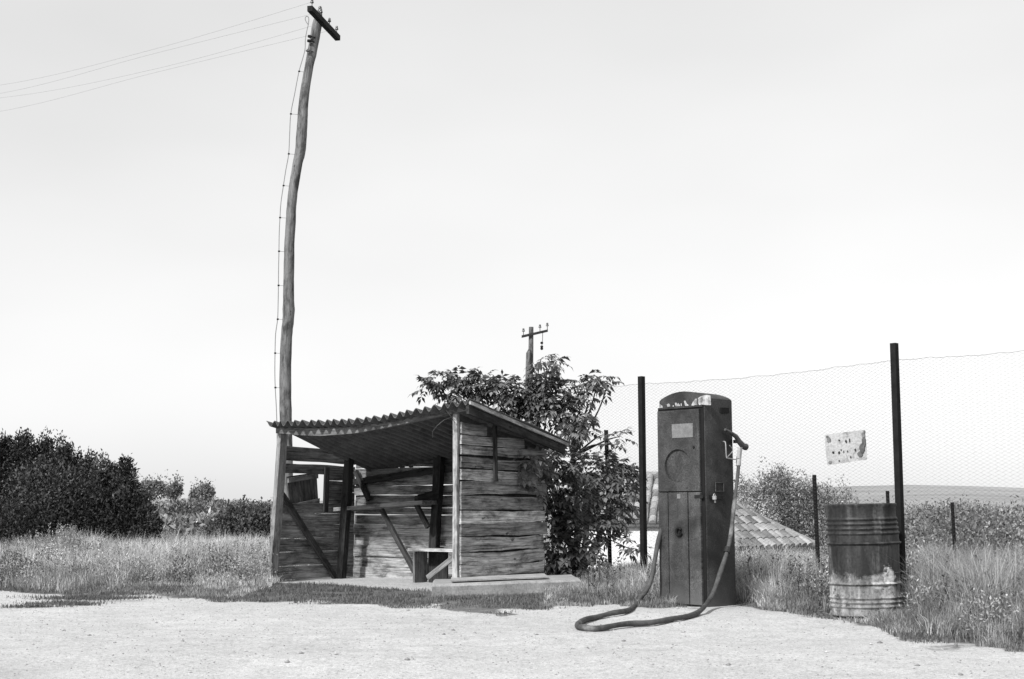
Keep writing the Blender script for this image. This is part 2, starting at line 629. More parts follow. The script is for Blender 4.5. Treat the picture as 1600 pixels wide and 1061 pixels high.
def zroof(u, v): return float(np.interp(u, fu, fz)) - SLOPE * (v - RV0) - .12 * max(0.0, 1 - max(u, 0) / 1.3) * max(0.0, v)


# roof sheet: corrugations run front to back
mb = MB()
nu, nv = 330, 14
WL = (RU1 - RU0) / 25.0
vs = []; gs = []
for side in (0, 1):
    for j in range(nv + 1):
        v = RV0 + (RV1 - RV0) * j / nv
        for i in range(nu + 1):
            u = RU0 + (RU1 - RU0) * i / nu
            z = zroof(u, v) + .029 * math.cos(2 * math.pi * (u - RU0) / WL) + .006 * math.sin(u * 3 + v * 5)
            jag = (.012 * math.sin(u * 7.1) + .01 * math.sin(u * 23)) if j in (0, nv) else 0
            p = S(u, v + jag, z - (.009 if side else 0))
            vs.append(p); gs.append((u, v, z))
fs = []
n1 = (nu + 1) * (nv + 1)
for j in range(nv):
    for i in range(nu):
        a = j * (nu + 1) + i
        fs.append((a, a + 1, a + nu + 2, a + nu + 1))
        fs.append((n1 + a, n1 + a + nu + 1, n1 + a + nu + 2, n1 + a + 1))
for i in range(nu):
    fs.append((i, n1 + i, n1 + i + 1, i + 1)); b = nv * (nu + 1) + i
    fs.append((b, b + 1, n1 + b + 1, n1 + b))
for j in range(nv):
    a = j * (nu + 1); fs.append((a, a + nu + 1, n1 + a + nu + 1, n1 + a)); b = a + nu
    fs.append((b, n1 + b, n1 + b + nu + 1, b + nu + 1))
mb.add(vs, fs, 1.0, gs)
obj('roof', mb, M['roof_sheet'], shed, smooth=True)

# front beam that sags, seen under the roof edge
FB = ((431, 668, 677), (470, 669, 680), (502, 669, 681), (553, 666, 677), (604, 660, 668), (655, 650, 657), (707, 638, 646), (729, 632, 641))
mb = MB()
pts = [(onv(x, a, -.07), onv(x, b, -.07)) for (x, a, b) in FB]
vs = []; gs = []
for (t, b) in pts:
    for dv in (0, .07):
        vs += [S(t[0], -.07 + dv, t[1]), S(b[0], -.07 + dv, b[1])]; gs += [(t[0], .1, dv), (t[0], 0, dv)]
fs = []
for i in range(len(pts) - 1):
    a = 4 * i; b = a + 4
    fs += [(a, a + 1, b + 1, b), (a + 2, b + 2, b + 3, a + 3), (a, b, b + 2, a + 2), (a + 1, a + 3, b + 3, b + 1)]
fs += [(0, 2, 3, 1), tuple(4 * (len(pts) - 1) + k for k in (0, 1, 3, 2))]
mb.add(vs, fs, .8, gs)
obj('front_beam', mb, M['wood_mid'], shed)

# rafters under the roof sheet (front to back)
for u, tone in ((RU1 - .045, 1.0),):
    mb = MB(); zt = zroof(u, 0)
    edge = u > 2.7
    v0, v1 = (RV0 + .01, RV1 - .05) if edge else (.02, RV1 - .1)
    hgt = .085 if edge else .022
    mb.board(S(u, v0, zroof(u, v0) - .034 - hgt / 2), S(u, v1, zroof(u, v1) - .034 - hgt / 2), UZ * hgt, SU * .04, 8, .004, tone)
    obj('rafter', mb, M['wood_dark'], shed)
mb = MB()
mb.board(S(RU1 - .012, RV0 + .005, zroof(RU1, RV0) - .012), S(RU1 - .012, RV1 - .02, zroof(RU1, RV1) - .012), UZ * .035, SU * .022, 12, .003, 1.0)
obj('lit_edge_strip', mb, M['wood_post'], shed)  # added pale strip: sky light on the roof edge put into its colour
mb = MB()
mb.board(S(-.05, 1.46, zroof(0, 1.46) - .14), S(2.8, 1.46, zroof(2.8, 1.46) - .14), UZ * .08, SV * .05, 10, .006, .8)
obj('purlin', mb, M['wood_dark'], shed)

# posts
mb = MB()
u0, z0 = onv(422.5, 910, 0); u1, z1 = onv(439, 677, 0)
mb.board(S(u0, .03, -.05), S(u1, .03, z1 + .02), SU * .05, SV * .115, 10, .004, .62)
obj('corner_post', mb, M['wood_post'], shed, bevel=.004)
mb = MB()
u0, z0 = onv(712.5, 905, 0); u1, z1 = onv(712.5, 646, 0)
mb.board(S(u0, 0, -.05), S(u1, 0, z1 + .03), SU * .06, SV * .045, 10, .003, 1.0)
obj('corner_post', mb, M['wood_post'], shed, bevel=.004)
UR = u0
for (a, b, v, w) in (((546, 712), (533, 908), 1.12, .095), ((687, 700), (676, 880), 1.38, .11)):
    mb = MB()
    ua, za = onv(a[0], a[1], v); ub, zb = onv(b[0], b[1], v)
    mb.board(S(ub, v, 0), S(ua, v, za + .04), SU * w, SV * .08, 10, .005, .75)
    obj('back_post', mb, M['wood_dark'], shed)

# right side wall: thirteen uneven planks outside the post
mb = MB()
UWR = UR + .045
z = .05; k = 0
while z < 1.95:
    hgt = random.choice((.105, .12, .13, .145, .16))
    zt = z + hgt
    vmax = 1.50 + random.uniform(-.04, .05)
    lim = RV0 + (fz[-1] - .055 - zt) / SLOPE
    vm = min(vmax, lim)
    if vm > .25:
        mb.board(S(UWR, .012, z + hgt / 2), S(UWR, vm, z + hgt / 2 + random.uniform(-.006, .006)), UZ * (hgt - .004), SU * .024, 26, .0065, random.choice((1.0, 1.3, 1.55, 1.8, 2.2)), random.uniform(-.012, .012))
    z = zt + random.choice((.001, .004, .007, .012)); k += 1
obj('side_wall', mb, M['wood_wall'], shed)
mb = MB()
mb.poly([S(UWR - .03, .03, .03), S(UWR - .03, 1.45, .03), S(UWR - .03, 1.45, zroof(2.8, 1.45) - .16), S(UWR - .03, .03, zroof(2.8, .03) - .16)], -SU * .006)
obj('gap_shade_sheet', mb, M['wood_dark'], shed)  # added dark sheet behind the planks so their gaps look black with shade
# batten on that wall
mb = MB()
va, za = onu(773, 657, UWR + .03); vb, zb = onu(774.5, 752, UWR + .03)
mb.board(S(UWR + .03, va, za + .05), S(UWR + .03, vb, zb), SV * .04, SU * .03, 5, .002, 1.0)
obj('batten', mb, M['wood_dark'], shed)

# left side wall with its window opening
mb = MB()
UWL = -.01
vw0, zw0 = onu(441, 738, UWL); vw1, zw1 = onu(508, 792, UWL)
z = .04
while z < .84:
    hgt = random.choice((.13, .145, .16))
    mb.board(S(UWL, .11, z + hgt / 2), S(UWL, 1.497, z + hgt / 2), UZ * hgt * .985, SU * .022, 14, .004, random.uniform(.7, 1.0))
    z += hgt
ztop = z
for (zz, hh) in ((ztop + .064, .134), (ztop + .202, .134), (ztop + .342, .136)):
    mb.board(S(UWL, vw1, zz), S(UWL, 1.497, zz), UZ * hh, SU * .022, 8, .004, random.uniform(.45, .7))
for (a, b, th) in (((446, 708), (546, 716), .165), ((446, 731.5), (546, 736.5), .115)):
    va, za = onu(a[0], a[1], UWL); vb, zb = onu(b[0], b[1], UWL)
    mb.board(S(UWL, va - .03, za), S(UWL, 1.497, zb), UZ * th, SU * .025, 10, .004, .5)
obj('side_wall', mb, M['wood_wall'], shed)
# upright at the window's edge
mb = MB()
va, za = onu(511, 730, .03); vb, zb = onu(508, 800, .03)
mb.board(S(.03, va, za), S(.03, vb, zb), SV * .07, SU * .03, 5, .003, .8)
obj('window_upright', mb, M['wood_dark'], shed)
# crooked shutter hanging in the opening
mb = MB()
UQ = -.05
c4 = [onu(x, y, UQ) for (x, y) in ((447, 745), (494, 738), (497, 791), (455, 801))]
q = [S(UQ, v, zz) for (v, zz) in c4]
for i in range(4):
    a0, a1 = i / 4 + .006, (i + 1) / 4 - .006
    tl, tr = q[0].lerp(q[1], a0), q[0].lerp(q[1], a1)
    bl, br = q[3].lerp(q[2], a0), q[3].lerp(q[2], a1)
    mb.board((tl + tr) / 2, (bl + br) / 2, (tr - tl), SU * .02, 4, .002, random.uniform(.35, .5))
sh = obj('shutter', mb, M['wood_wall'], shed)
mb = MB()
for a in (.10, .84):
    mb.board(q[0].lerp(q[3], a) + SU * .025, q[1].lerp(q[2], a) + SU * .025, UZ * .06, SU * .02, 4, .002, 1.1)
obj('shutter_batten', mb, M['wood_mid'], sh)

# back wall
mb = MB()
VB = 1.50
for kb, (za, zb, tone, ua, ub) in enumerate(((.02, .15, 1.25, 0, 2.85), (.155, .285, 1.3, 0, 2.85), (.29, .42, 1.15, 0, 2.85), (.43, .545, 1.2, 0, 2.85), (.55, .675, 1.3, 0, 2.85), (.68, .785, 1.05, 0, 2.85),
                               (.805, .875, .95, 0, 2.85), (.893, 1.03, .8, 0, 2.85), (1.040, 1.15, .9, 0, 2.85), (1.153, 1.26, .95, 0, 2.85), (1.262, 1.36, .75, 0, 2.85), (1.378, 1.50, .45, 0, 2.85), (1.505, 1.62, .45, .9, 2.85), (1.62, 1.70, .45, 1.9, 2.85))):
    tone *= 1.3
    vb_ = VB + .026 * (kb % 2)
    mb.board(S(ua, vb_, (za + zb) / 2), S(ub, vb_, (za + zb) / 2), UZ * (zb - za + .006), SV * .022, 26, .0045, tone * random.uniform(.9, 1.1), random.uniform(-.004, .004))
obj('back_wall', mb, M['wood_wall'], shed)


# braces
def brace(name, a, b, plane, c, w, th, mat, tone=1.0):
    mb = MB()
    if plane == 'v':
        (ua, za), (ub, zb) = onv(a[0], a[1], c), onv(b[0], b[1], c)
        p, q = S(ua, c, za), S(ub, c, zb); nrm = SV
    else:
        (va, za), (vb, zb) = onu(a[0], a[1], c), onu(b[0], b[1], c)
        p, q = S(c, va, za), S(c, vb, zb); nrm = SU
    wd = (q - p).normalized().cross(nrm)
    mb.board(p, q, wd * w, nrm * th, 6, .003, tone)
    return obj(name, mb, mat, shed)


brace('brace', (440, 772), (527, 908), 'u', .07, .065, .05, M['wood_dark'], 1.2)
brace('brace', (556, 736), (577, 781), 'v', 1.43, .06, .04, M['wood_dark'])
brace('brace', (596, 796), (648, 893), 'v', 1.12, .055, .045, M['wood_dark'], 1.3)
brace('shelf_bracket', (649, 784), (669, 824), 'v', 1.22, .05, .045, M['wood_dark'])

# shelf along the back
mb = MB()
ua, za = onv(520, 796, 1.08); ub, zb = onv(660, 785, 1.08)
mb.board(S(ua, 1.26, za), S(ub, 1.26, zb), SV * .36, UZ * .045, 10, .004, 1.0)
obj('shelf', mb, M['wood_mid'], shed)
mb = MB()
ua, za = onv(650, 786, 1.10); ub, zb = onv(673, 777, 1.20)
mb.board(S(ua, 1.10, za + .035), S(ub, 1.32, zb + .04), UZ * .10, SU * .05, 3, .004, .8)
obj('shelf_end', mb, M['wood_dark'], shed)
# loose wire at the head of the right post
mb = MB()
w = [P(676, 684, 13.25), P(676, 674, 13.2), P(683, 665, 13.15), P(694, 656, 13.15), P(706, 652, 13.2), P(712, 657, 13.22)]
mb.tube(w, .003, 5); mb.tube([P(697, 641, 13.15), P(705, 651, 13.17), P(711, 661, 13.2)], .004, 5)
obj('loose_wire', mb, M['wire'], shed)

# bench inside, against the right-hand wall
bench = thing('bench', S(2.0, .95, 0), 'low plank bench under the shelf at the shelter\'s right end', 'bench')
mb = MB()
ua, za = onv(637, 859, .80); ub, zb = onv(735, 859.5, .80)
mb.board(S(ua, .93, za), S(2.7, .93, za + .005), SV * .27, UZ * .03, 6, .003, 1.2)
obj('seat', mb, M['wood_post'], bench)
BZ = za
mb = MB()
ua, zb = onv(654, 880, .88)
mb.board(S(ua - .01, .92, .0), S(ua - .01, .92, BZ - .017), SV * .22, SU * .03, 3, .003, .8); obj('leg', mb, M['wood_mid'], bench)
mb = MB()
mb.board(S(ua + .17, 1.03, .0), S(ua + .17, 1.03, BZ - .017), SU * .28, SV * .02, 3, .003, .8); obj('back_panel', mb, M['wood_dark'], bench)
mb = MB()
mb.board(S(2.55, .92, .0), S(2.55, .92, BZ - .017), SV * .22, SU * .03, 3, .003, .8); obj('leg', mb, M['wood_dark'], bench)
# loose plank leaning under the bench
mb = MB()
a, b = onv(668, 903, .62), onv(712, 866, .62)
pa, pb = S(a[0], .62, a[1]), S(b[0], .66, b[1])
mb.board(pa, pb, (pb - pa).normalized().cross(SV) * .06, SV * .02, 4, .003, 1.0)
lp = obj('loose_plank', mb, M['wood_mid'], loc=tuple(pa))
tag(lp, 'short pale plank leaning aslant below the bench inside the shelter', 'plank')

# ------------------------------------------------------------------ concrete slab with its lid
SD = Vector((.84, .543, 0)).normalized(); SPV = Vector((-.05, 1, 0)).normalized()
SL0 = G(674, 914, .15)


def slab_ab(X, Y):
    dx, dy = X - SL0.x, Y - SL0.y
    det = SD.x * SPV.y - SD.y * SPV.x
    return (dx * SPV.y - dy * SPV.x) / det, (SD.x * dy - SD.y * dx) / det


slab = thing('concrete_slab', (SL0 + SD * .9 + SPV * .2) * 1, 'low concrete tank cover beside the shelter\'s right-hand post', 'slab')
slab.location.z = 0; ROOT[slab.name].z = 0
import bmesh
mb = MB()
nn = 28
vs = []; gs = []
L, D, H = 1.78, 1.0, .15
outline = []
for i in range(nn + 1): outline.append((L * i / nn, 0))
for i in range(1, 7): outline.append((L, D * i / 6))
for i in range(1, nn + 1): outline.append((L - L * i / nn, D))
for i in range(1, 6): outline.append((0, D - D * i / 6))
no = len(outline)
for (hz, ins) in ((-.06, 0), (.03, .0), (.085, .004), (H - .02, .006), (H, .028)):
    for (a, b) in outline:
        aa = min(max(a, ins), L - ins); bb = min(max(b, ins), D - ins)
        n_ = .012 * (float(vnoise(a * 6 + b * 3, hz * 30 + b * 7, 5)) - .5)
        p = SL0 + SD * (aa + n_) + SPV * (bb + n_) ; p.z = hz + n_ * .5
        vs.append(p); gs.append(p.copy())
fs = []
for r in range(4):
    for i in range(no):
        j = (i + 1) % no
        fs.append((r * no + i, r * no + j, (r + 1) * no + j, (r + 1) * no + i))
fs.append(tuple(4 * no + i for i in range(no)))
mb.add(vs, fs, 1.0, gs)
obj('block', mb, M['concrete'], slab)
mb = MB()
p = SL0 + SD * .22 + SPV * .50; q = SL0 + SD * 1.38 + SPV * .55
p.z = H + .018; q.z = H + .02
mb.board(p, q, SPV * .66, UZ * .014, 6, .004, 1.1)
obj('lid', mb, M['concrete'], slab)

# ------------------------------------------------------------------ fuel pump
PR = Vector((.69, -.724, 0)).normalized(); PB = Vector((.724, .69, 0)).normalized(); PN = -PB
PC = G(1106, 949, 0.0)
PW, PD = .535, .44
PL = PC - PR * PW                                    # left front corner
pump = thing('fuel_pump', PL + PR * PW / 2 + PB * PD / 2, 'old rusty fuel pump with arched top and long hose on the gravel', 'fuel pump')


def PP(u, d, z): return PL + PR * u + PB * d + UZ * z


def pf(px, py, d=0.0):
    """(u, z) of a photo point on the pump's front plane pushed back by d"""
    h = HIT(px, py, PL + PB * d, PB); r = h - PL
    return r.dot(PR), h.z


def psd(px, py, e=0.0):
    h = HIT(px, py, PC + PR * e, PR); r = h - PC
    return r.dot(PB), h.z


zs_ = psd(1150, 622)[1]
ztl = pf(1031, 627)[1]; zpk = pf(1070, 611)[1]
print('pump heights', zs_, ztl, zpk, pf(1031, 640), psd(1152, 700), PC, PL)
ZE = (zs_ + ztl) / 2 - .01; ZP = max(zpk, ZE + .05)
# cabinet: outline in the u-z plane with an arched top and rounded shoulders, swept back with rounded vertical edges
mb = MB()
prof = [(0, -.02), (PW, -.02)]
arc = []
na = 16
for i in range(na + 1):
    t = i / na
    u = PW * (1 - t)
    zz = ZE + (ZP - ZE) * math.sin(math.pi * t) ** .75
    arc.append((u, zz))
prof = prof + arc
vs = []; gs = []
ds = [(.0, .018), (.006, .007), (.018, 0), (PD - .03, 0), (PD - .008, .01), (PD, .03)]
for (d, ins) in ds:
    for (u, zz) in prof:
        uu = min(max(u, ins), PW - ins); z2 = zz - (ins * .7 if zz > .5 else 0)
        vs.append(PP(uu, d, z2)); gs.append((uu, d, z2))
npf = len(prof); fs = []
for r in range(len(ds) - 1):
    for i in range(npf):
        j = (i + 1) % npf
        fs.append((r * npf + i, r * npf + j, (r + 1) * npf + j, (r + 1) * npf + i))
fs.append(tuple(range(npf))); fs.append(tuple((len(ds) - 1) * npf + i for i in range(npf - 1, -1, -1)))
mb.add(vs, fs, 1.0, gs)
obj('cabinet', mb, M['pump_body'], pump, smooth=True)
# dark joint behind the doors
uL = .006; uR = pf(1097.5, 800)[0]
zd1 = pf(1065, 641)[1]; zdm = pf(1065, 768)[1]; zd0 = .0
print('door', uR, zd1, zdm)
mb = MB()
mb.box(PP((uL + uR) / 2 + .012, -.001, (zd1 + .03) / 2 + .012), PR * (uR - uL + .045), PB * .006, UZ * (zd1 - .03 + .045))
obj('door_gap', mb, M['pump_dark'], pump)


def pbox(mb, u0, u1, z0, z1, d0, d1, tone=1.0):
    c = PP((u0 + u1) / 2, (d0 + d1) / 2, (z0 + z1) / 2)
    x, y, zz = PR * (u1 - u0), PB * (d1 - d0), UZ * (z1 - z0)
    b = len(mb.v)
    mb.box(c, x, y, zz, tone)


# upper door with a round dial opening pressed into it
uc, zc = pf(1062, 728); uc2, _ = pf(1044, 728); _, zrad = pf(1062, 702)
rd = (zrad - zc)
mb = MB()
ns = 48
sq = []
hw0, hw1 = uL, uR
for i in range(ns):
    a = 2 * math.pi * i / ns
    c_, s_ = math.cos(a), math.sin(a)
    tx = ((hw1 - uc) if c_ > 0 else (uc - hw0)) / max(abs(c_), 1e-6)
    tz = ((zd1 - zc) if s_ > 0 else (zc - zdm)) / max(abs(s_), 1e-6)
    t = min(tx, tz)
    sq.append((uc + c_ * t, zc + s_ * t))
# snap nearest to the four corners
for cu, cz in ((hw0, zdm), (hw1, zdm), (hw1, zd1), (hw0, zd1)):
    k = min(range(ns), key=lambda i: (sq[i][0] - cu) ** 2 + (sq[i][1] - cz) ** 2); sq[k] = (cu, cz)
DF = -.030
rings = [([(u, zz) for u, zz in sq], -.008), (sq, DF + .004), ([(uc + (u - uc) * .985, zc + (zz - zc) * .985) for u, zz in sq], DF),
         ([(uc + math.cos(2 * math.pi * i / ns) * rd, zc + math.sin(2 * math.pi * i / ns) * rd) for i in range(ns)], DF),
         ([(uc + math.cos(2 * math.pi * i / ns) * rd * .97, zc + math.sin(2 * math.pi * i / ns) * rd * .97) for i in range(ns)], DF + .024),
         ([(uc + math.cos(2 * math.pi * i / ns) * rd * .3, zc + math.sin(2 * math.pi * i / ns) * rd * .3) for i in range(ns)], DF + .022)]
vs = []; gs = []
for (rg, d) in rings:
    for (u, zz) in rg: vs.append(PP(u, d, zz)); gs.append((u, d, zz))
fs = []
for r in range(len(rings) - 1):
    for i in range(ns):
        j = (i + 1) % ns; fs.append((r * ns + i, r * ns + j, (r + 1) * ns + j, (r + 1) * ns + i))
fs.append(tuple((len(rings) - 1) * ns + i for i in range(ns)))
mb.add(vs, fs, .78, gs)
ud = obj('upper_door', mb, M['pump_door'], pump)
mb = MB()
ua, za = pf(1050, 663, DF); ub, zb = pf(1083, 683, DF)
pbox(mb, ua, ub, zb, za, DF - .004, DF + .002)
obj('name_plate', mb, M['pump_plate'], ud)
mb = MB()
u_, z_ = pf(1084, 699, DF); mb.lathe([(.0, .008), (.010, .008), (.013, 0)], PP(u_, DF, z_), PN, 12); obj('rivet', mb, M['pump_dark'], ud)
# lower door: three folded panels with joints
g1 = pf(1048.5, 850)[0]; g2 = pf(1079.5, 850)[0]
zl0 = .025
mb = MB()
for (u0, u1, z0, tone, dd) in ((uL, g1 - .009, .0, .85, 0), (g1 + .002, g2 - .006, zl0 - .01, .95, -.004), (g2 + .003, uR, zl0 - .01, 1.15, -.002)):
    vs = [(u0, z0, -.006), (u1, z0, -.006), (u1, zdm - .008, -.006), (u0, zdm - .008, -.006)]
    f_ = [(u0 + .004, z0 + .004), (u1 - .004, z0 + .004), (u1 - .004, zdm - .012), (u0 + .004, zdm - .012)]
    V8 = [PP(a, d, b) for (a, b, d) in vs] + [PP(a, DF + dd + .004, b) for (a, b, d) in vs] + [PP(a, DF + dd, b) for (a, b) in f_]
    G8 = [(a, d, b) for (a, b, d) in vs] * 2 + [(a, 0, b) for (a, b) in f_]
    F8 = [(8, 9, 10, 11)]
    for r in (0, 4):
        for i in range(4):
            j = (i + 1) % 4; F8.append((r + i, r + j, r + 4 + j, r + 4 + i))
    mb.add(V8, F8, tone, G8)
ld = obj('lower_door', mb, M['pump_door'], pump)
mb = MB()
ua, za = pf(1059, 772, DF); ub, zb = pf(1064.5, 779, DF); pbox(mb, ua, ub, zb, za, DF - .012, DF + .002); obj('lock_plate', mb, M['pump_plate'], ld)
mb = MB()
u_, z_ = pf(1062.5, 831, DF)
tor = []
for i in range(20):
    a = 2 * math.pi * i / 19 * .85 + .6; tor.append(PP(u_ + .030 * math.cos(a), DF - .018, z_ + .034 * math.sin(a)))
mb.tube(tor, .011, 8)
mb.lathe([(.0, .016), (.012, .016), (.016, 0)], PP(u_ + .008, DF - .004, z_), PN, 12)
obj('handle_ring', mb, M['pump_dark'], ld)
# worn white lettering on the header: what is left of it, only bits of each letter
mb = MB()


def chip(pp, tone=1.0, d=-.0035):
    mb = MB(); mb.poly([PP(*(lambda t: (t[0], d, t[1]))(pf(x, y))) for (x, y) in pp], PB * .003, tone); obj('worn_letter', mb, M['white_chip'], pump)


chip([(1091, 622), (1096, 619), (1104, 617), (1110.5, 618), (1111, 633), (1104, 633), (1097, 632), (1093, 633), (1091.5, 630)])
chip([(1031, 631), (1035, 634), (1036, 637), (1031.3, 637.5)], .9)
chip([(1042, 632), (1045, 630.5), (1047, 632), (1047.5, 635), (1043.5, 635.8)], .7)
chip([(1051.5, 633.6), (1053, 633.4), (1053, 635.4), (1051.5, 635.5)])
chip([(1055, 629.5), (1057, 629), (1058.5, 632), (1060, 629.8), (1062, 632), (1063, 634.5), (1055.5, 635)])
chip([(1064, 631), (1065, 630), (1065.5, 634.3), (1064.3, 634.4)])
chip([(1069, 626.5), (1071, 626), (1073.5, 631), (1076, 632.5), (1076, 634), (1071, 634.2)])
chip([(1081, 632), (1083, 628), (1087, 623), (1089, 623), (1089.5, 633), (1086, 632.5), (1084.6, 634), (1081, 634)])
# header moulding above the doors
mb = MB(); ua, za = pf(1031, 640); pbox(mb, .004, uR + .03, zd1 + .018, zd1 + .034, -.014, .0, .9); obj('door_head', mb, M['pump_body'], pump)
# hasp and padlock on the side
mb = MB()
v0, z0 = psd(1107, 776, .012); v1, z1 = psd(1130, 778, .012)
mb.board(PC + PB * v0 + PR * .010 + UZ * z0, PC + PB * v1 + PR * .010 + UZ * z1, UZ * .028, PR * .008, 1, 0, 1.6)
mb.board(PP(uR - .06, DF - .003, z0), PP(uR + .035, DF - .002, z0), UZ * .03, PB * .006, 1, 0, 1.6)
hs = obj('hasp', mb, M['black_iron'], pump)
mb = MB()
vq, zq = psd(1116, 776, .03); c = PC + PB * vq + PR * .032
mb.lathe([(.0, 0), (.017, 0), (.020, .006), (.020, .030), (.015, .036), (0, .036)], c + UZ * (zq - .028), UZ, 16)
mb.tube([c + UZ * (zq + .004) + PB * (.013 * math.cos(a)) + UZ * (.022 * math.sin(a)) for a in np.linspace(0, math.pi, 9)], .004, 6)
mb.board(c + UZ * (zq - .01), c + UZ * (zq - .055) + PB * .012, PB * .012, PR * .008)
obj('padlock', mb, M['nozzle_metal'], hs)
mb = MB()
va, za = psd(1118, 754, .004); vb, zb = psd(1131, 768, .004)
for (p0, p1) in (((va, za), (vb, za)), ((vb, za), (vb, zb)), ((vb, zb), (va, zb)), ((va, zb), (va, za))):
    mb.tube([PC + PB * p0[0] + PR * .004 + UZ * p0[1], PC + PB * p1[0] + PR * .004 + UZ * p1[1]], .005, 6, 1.5)
obj('side_hatch', mb, M['pump_body'], pump)
# nozzle cradle and nozzle
NY = 11.62


def NP(px, py, e=.045): return HIT(px, py, PC + PR * e, PR)


mb = MB(); mb.board(NP(1126, 641, .008), NP(1138, 641.5, .008), UZ * .05, PR * .02, 1, 0, .7); obj('nozzle_bracket', mb, M['pump_dark'], pump)
mb = MB(); mb.tube([NP(1133, 671), NP(1143, 677), NP(1150, 682), NP(1155, 690), NP(1161, 697), NP(1165.5, 698.5)], [.012, .017, .022, .026, .030, .033], 10, .8)
nz = obj('nozzle', mb, M['nozzle_body'], pump, smooth=True)
mb = MB(); mb.tube(smooth_pts([NP(1130, 690, .002), NP(1133.5, 692), NP(1135, 713), NP(1138, 716), NP(1152, 718), NP(1156, 714)], 4), .0055, 6, 1.0); obj('trigger_guard', mb, M['nozzle_metal'], nz)
mb = MB(); mb.tube(smooth_pts([NP(1140, 696), NP(1145, 704), NP(1136.5, 714)], 4), .0045, 6, .9); obj('trigger', mb, M['nozzle_metal'], nz)
mb = MB(); mb.board(NP(1156.5, 699), NP(1154.5, 718), PR * .035, PB * .03, 4, .002, 1.2); obj('nozzle_grip', mb, M['nozzle_metal'], nz)
mb = MB(); mb.tube([NP(1134.5, 672.5), NP(1146, 679), NP(1150, 684)], .008, 6, .7); obj('spout', mb, M['nozzle_metal'], nz)
mb = MB(); v_, z_ = psd(1147, 690, 0); mb.board(PC + PB * v_ + PR * .0 + UZ * z_, NP(1151, 690), UZ * .03, PB * .03, 2, 0, .8); obj('nozzle_rest', mb, M['pump_body'], pump)
# hose: from nozzle, down the side, over the gravel in a loop and back behind the cabinet


def gz(px, py, e=.026):
    p = G(px, py, e)
    p = G(px, py, e + TZ(p.x, p.y)); return p


HB = G(990, 947, 0).y
hp = [NP(1154, 717), NP(1151.5, 745, .05), NP(1148, 790, .06), NP(1142, 830, .08), NP(1133, 872, .11), NP(1122, 908, .15), NP(1108, 937, .17), gz(1090, 957), gz(1060, 966), gz(1025, 971), gz(985, 975),
      gz(945, 980), gz(918, 981.5), gz(905, 979), gz(904, 973.5), gz(922, 966), gz(950, 960), gz(978, 954), P(995, 944, HB - .02), P(1008, 925, HB + .03), P(1018, 900, HB + .08), P(1025, 870, HB + .14), P(1031, 835, HB + .2), P(1040, 805, HB + .24), P(1056, 792, HB + .27), PL + PB * .36 + PR * .03 + UZ * .9]
mb = MB()
sp = smooth_pts(hp, 10)
rr = []
for i, p in enumerate(sp):
    t = i / len(sp)
    rr.append((.0155 + .0055 * min(1, t / .15)) if t < .15 else .021)
rr = [r * (1 + .10 * math.sin(i * .37) * math.sin(i * .11) + random.uniform(-.03, .03)) for i, r in enumerate(rr)]
sp = [p + Vector((.006 * math.sin(i * .23), 0, .004 * math.sin(i * .31 + 1))) for i, p in enumerate(sp)]
mb.tube(sp, rr, 10)
ho = obj('hose', mb, M['rubber'], pump, smooth=True)
mb = MB(); mb.tube([sp[1], sp[5]], .024, 10); obj('hose_collar', mb, M['nozzle_metal'], ho)
mb = MB(); mb.tube([sp[36], sp[38]], .031, 10); obj('hose_clip', mb, M['rubber_dark'], ho)

# ------------------------------------------------------------------ oil drum
bc = Vector((P(1349, 800, 10.6).x, 10.6, 0)); bc.z = TZ(bc.x, bc.y) - .012
prof = [(0, .02), (.27, .02), (.285, .0), (.292, .008), (.290, .02)]


def ridge(z, a, w=.011):
    return [(.288, z - w), (.288 + a * .7, z - w * .45), (.288 + a, z), (.288 + a * .7, z + w * .45), (.288, z + w)]


for z in (.075, .110, .145): prof += ridge(z, .010, .015)
prof += ridge(.255, .018, .014)
prof += ridge(.575, .018, .014)
for z in (.655, .693, .731, .769): prof += ridge(z, .011, .016)
prof += [(.288, .86), (.296, .872), (.298, .885), (.292, .893), (.283, .893), (.280, .875), (.276, .87), (0.2, .868), (0, .868)]
ax = Vector((-.022, .004, 1)).normalized()
prof = [(r * .965, h) for r, h in prof]
mb = MB(); mb.lathe(prof, bc, ax, 96)
drum = obj('oil_drum', mb, M['barrel'], None, smooth=True, loc=tuple(bc))
# dents: push the skin in a little
for v in drum.data.vertices:
    r = math.hypot(v.co.x, v.co.y)
    if r > .2:
        an = math.atan2(v.co.y, v.co.x)
        d = .010 * math.exp(-((an + 1.15) / .35) ** 2 - ((v.co.z - .42) / .11) ** 2) + .014 * math.exp(-((an + .3) / .2) ** 2 - ((v.co.z - .2) / .07) ** 2) + .005 * math.sin(an * 5 + v.co.z * 11) + .004 * math.sin(an * 11 - v.co.z * 17) + .010 * math.exp(-((an + 2.1) / .22) ** 2 - ((v.co.z - .72) / .09) ** 2)
        v.co.x *= 1 - d / r; v.co.y *= 1 - d / r
tag(drum, 'battered dark oil drum with worn pale bottom beside the tall fence post', 'oil drum')

# ------------------------------------------------------------------ chain-link fence
FA = G(1004.5, 931, 0); FB_ = G(1409, 958, 0)
FA.z = FB_.z = 0
FD = (FB_ - FA); FL = FD.length; FD.normalize(); FNR = Vector((FD.y, -FD.x, 0))
if FNR.y > 0: FNR = -FNR
fence = thing('chain_link_fence', FA, 'tall sagging chain-link fence on black iron posts behind pump and drum', 'fence')


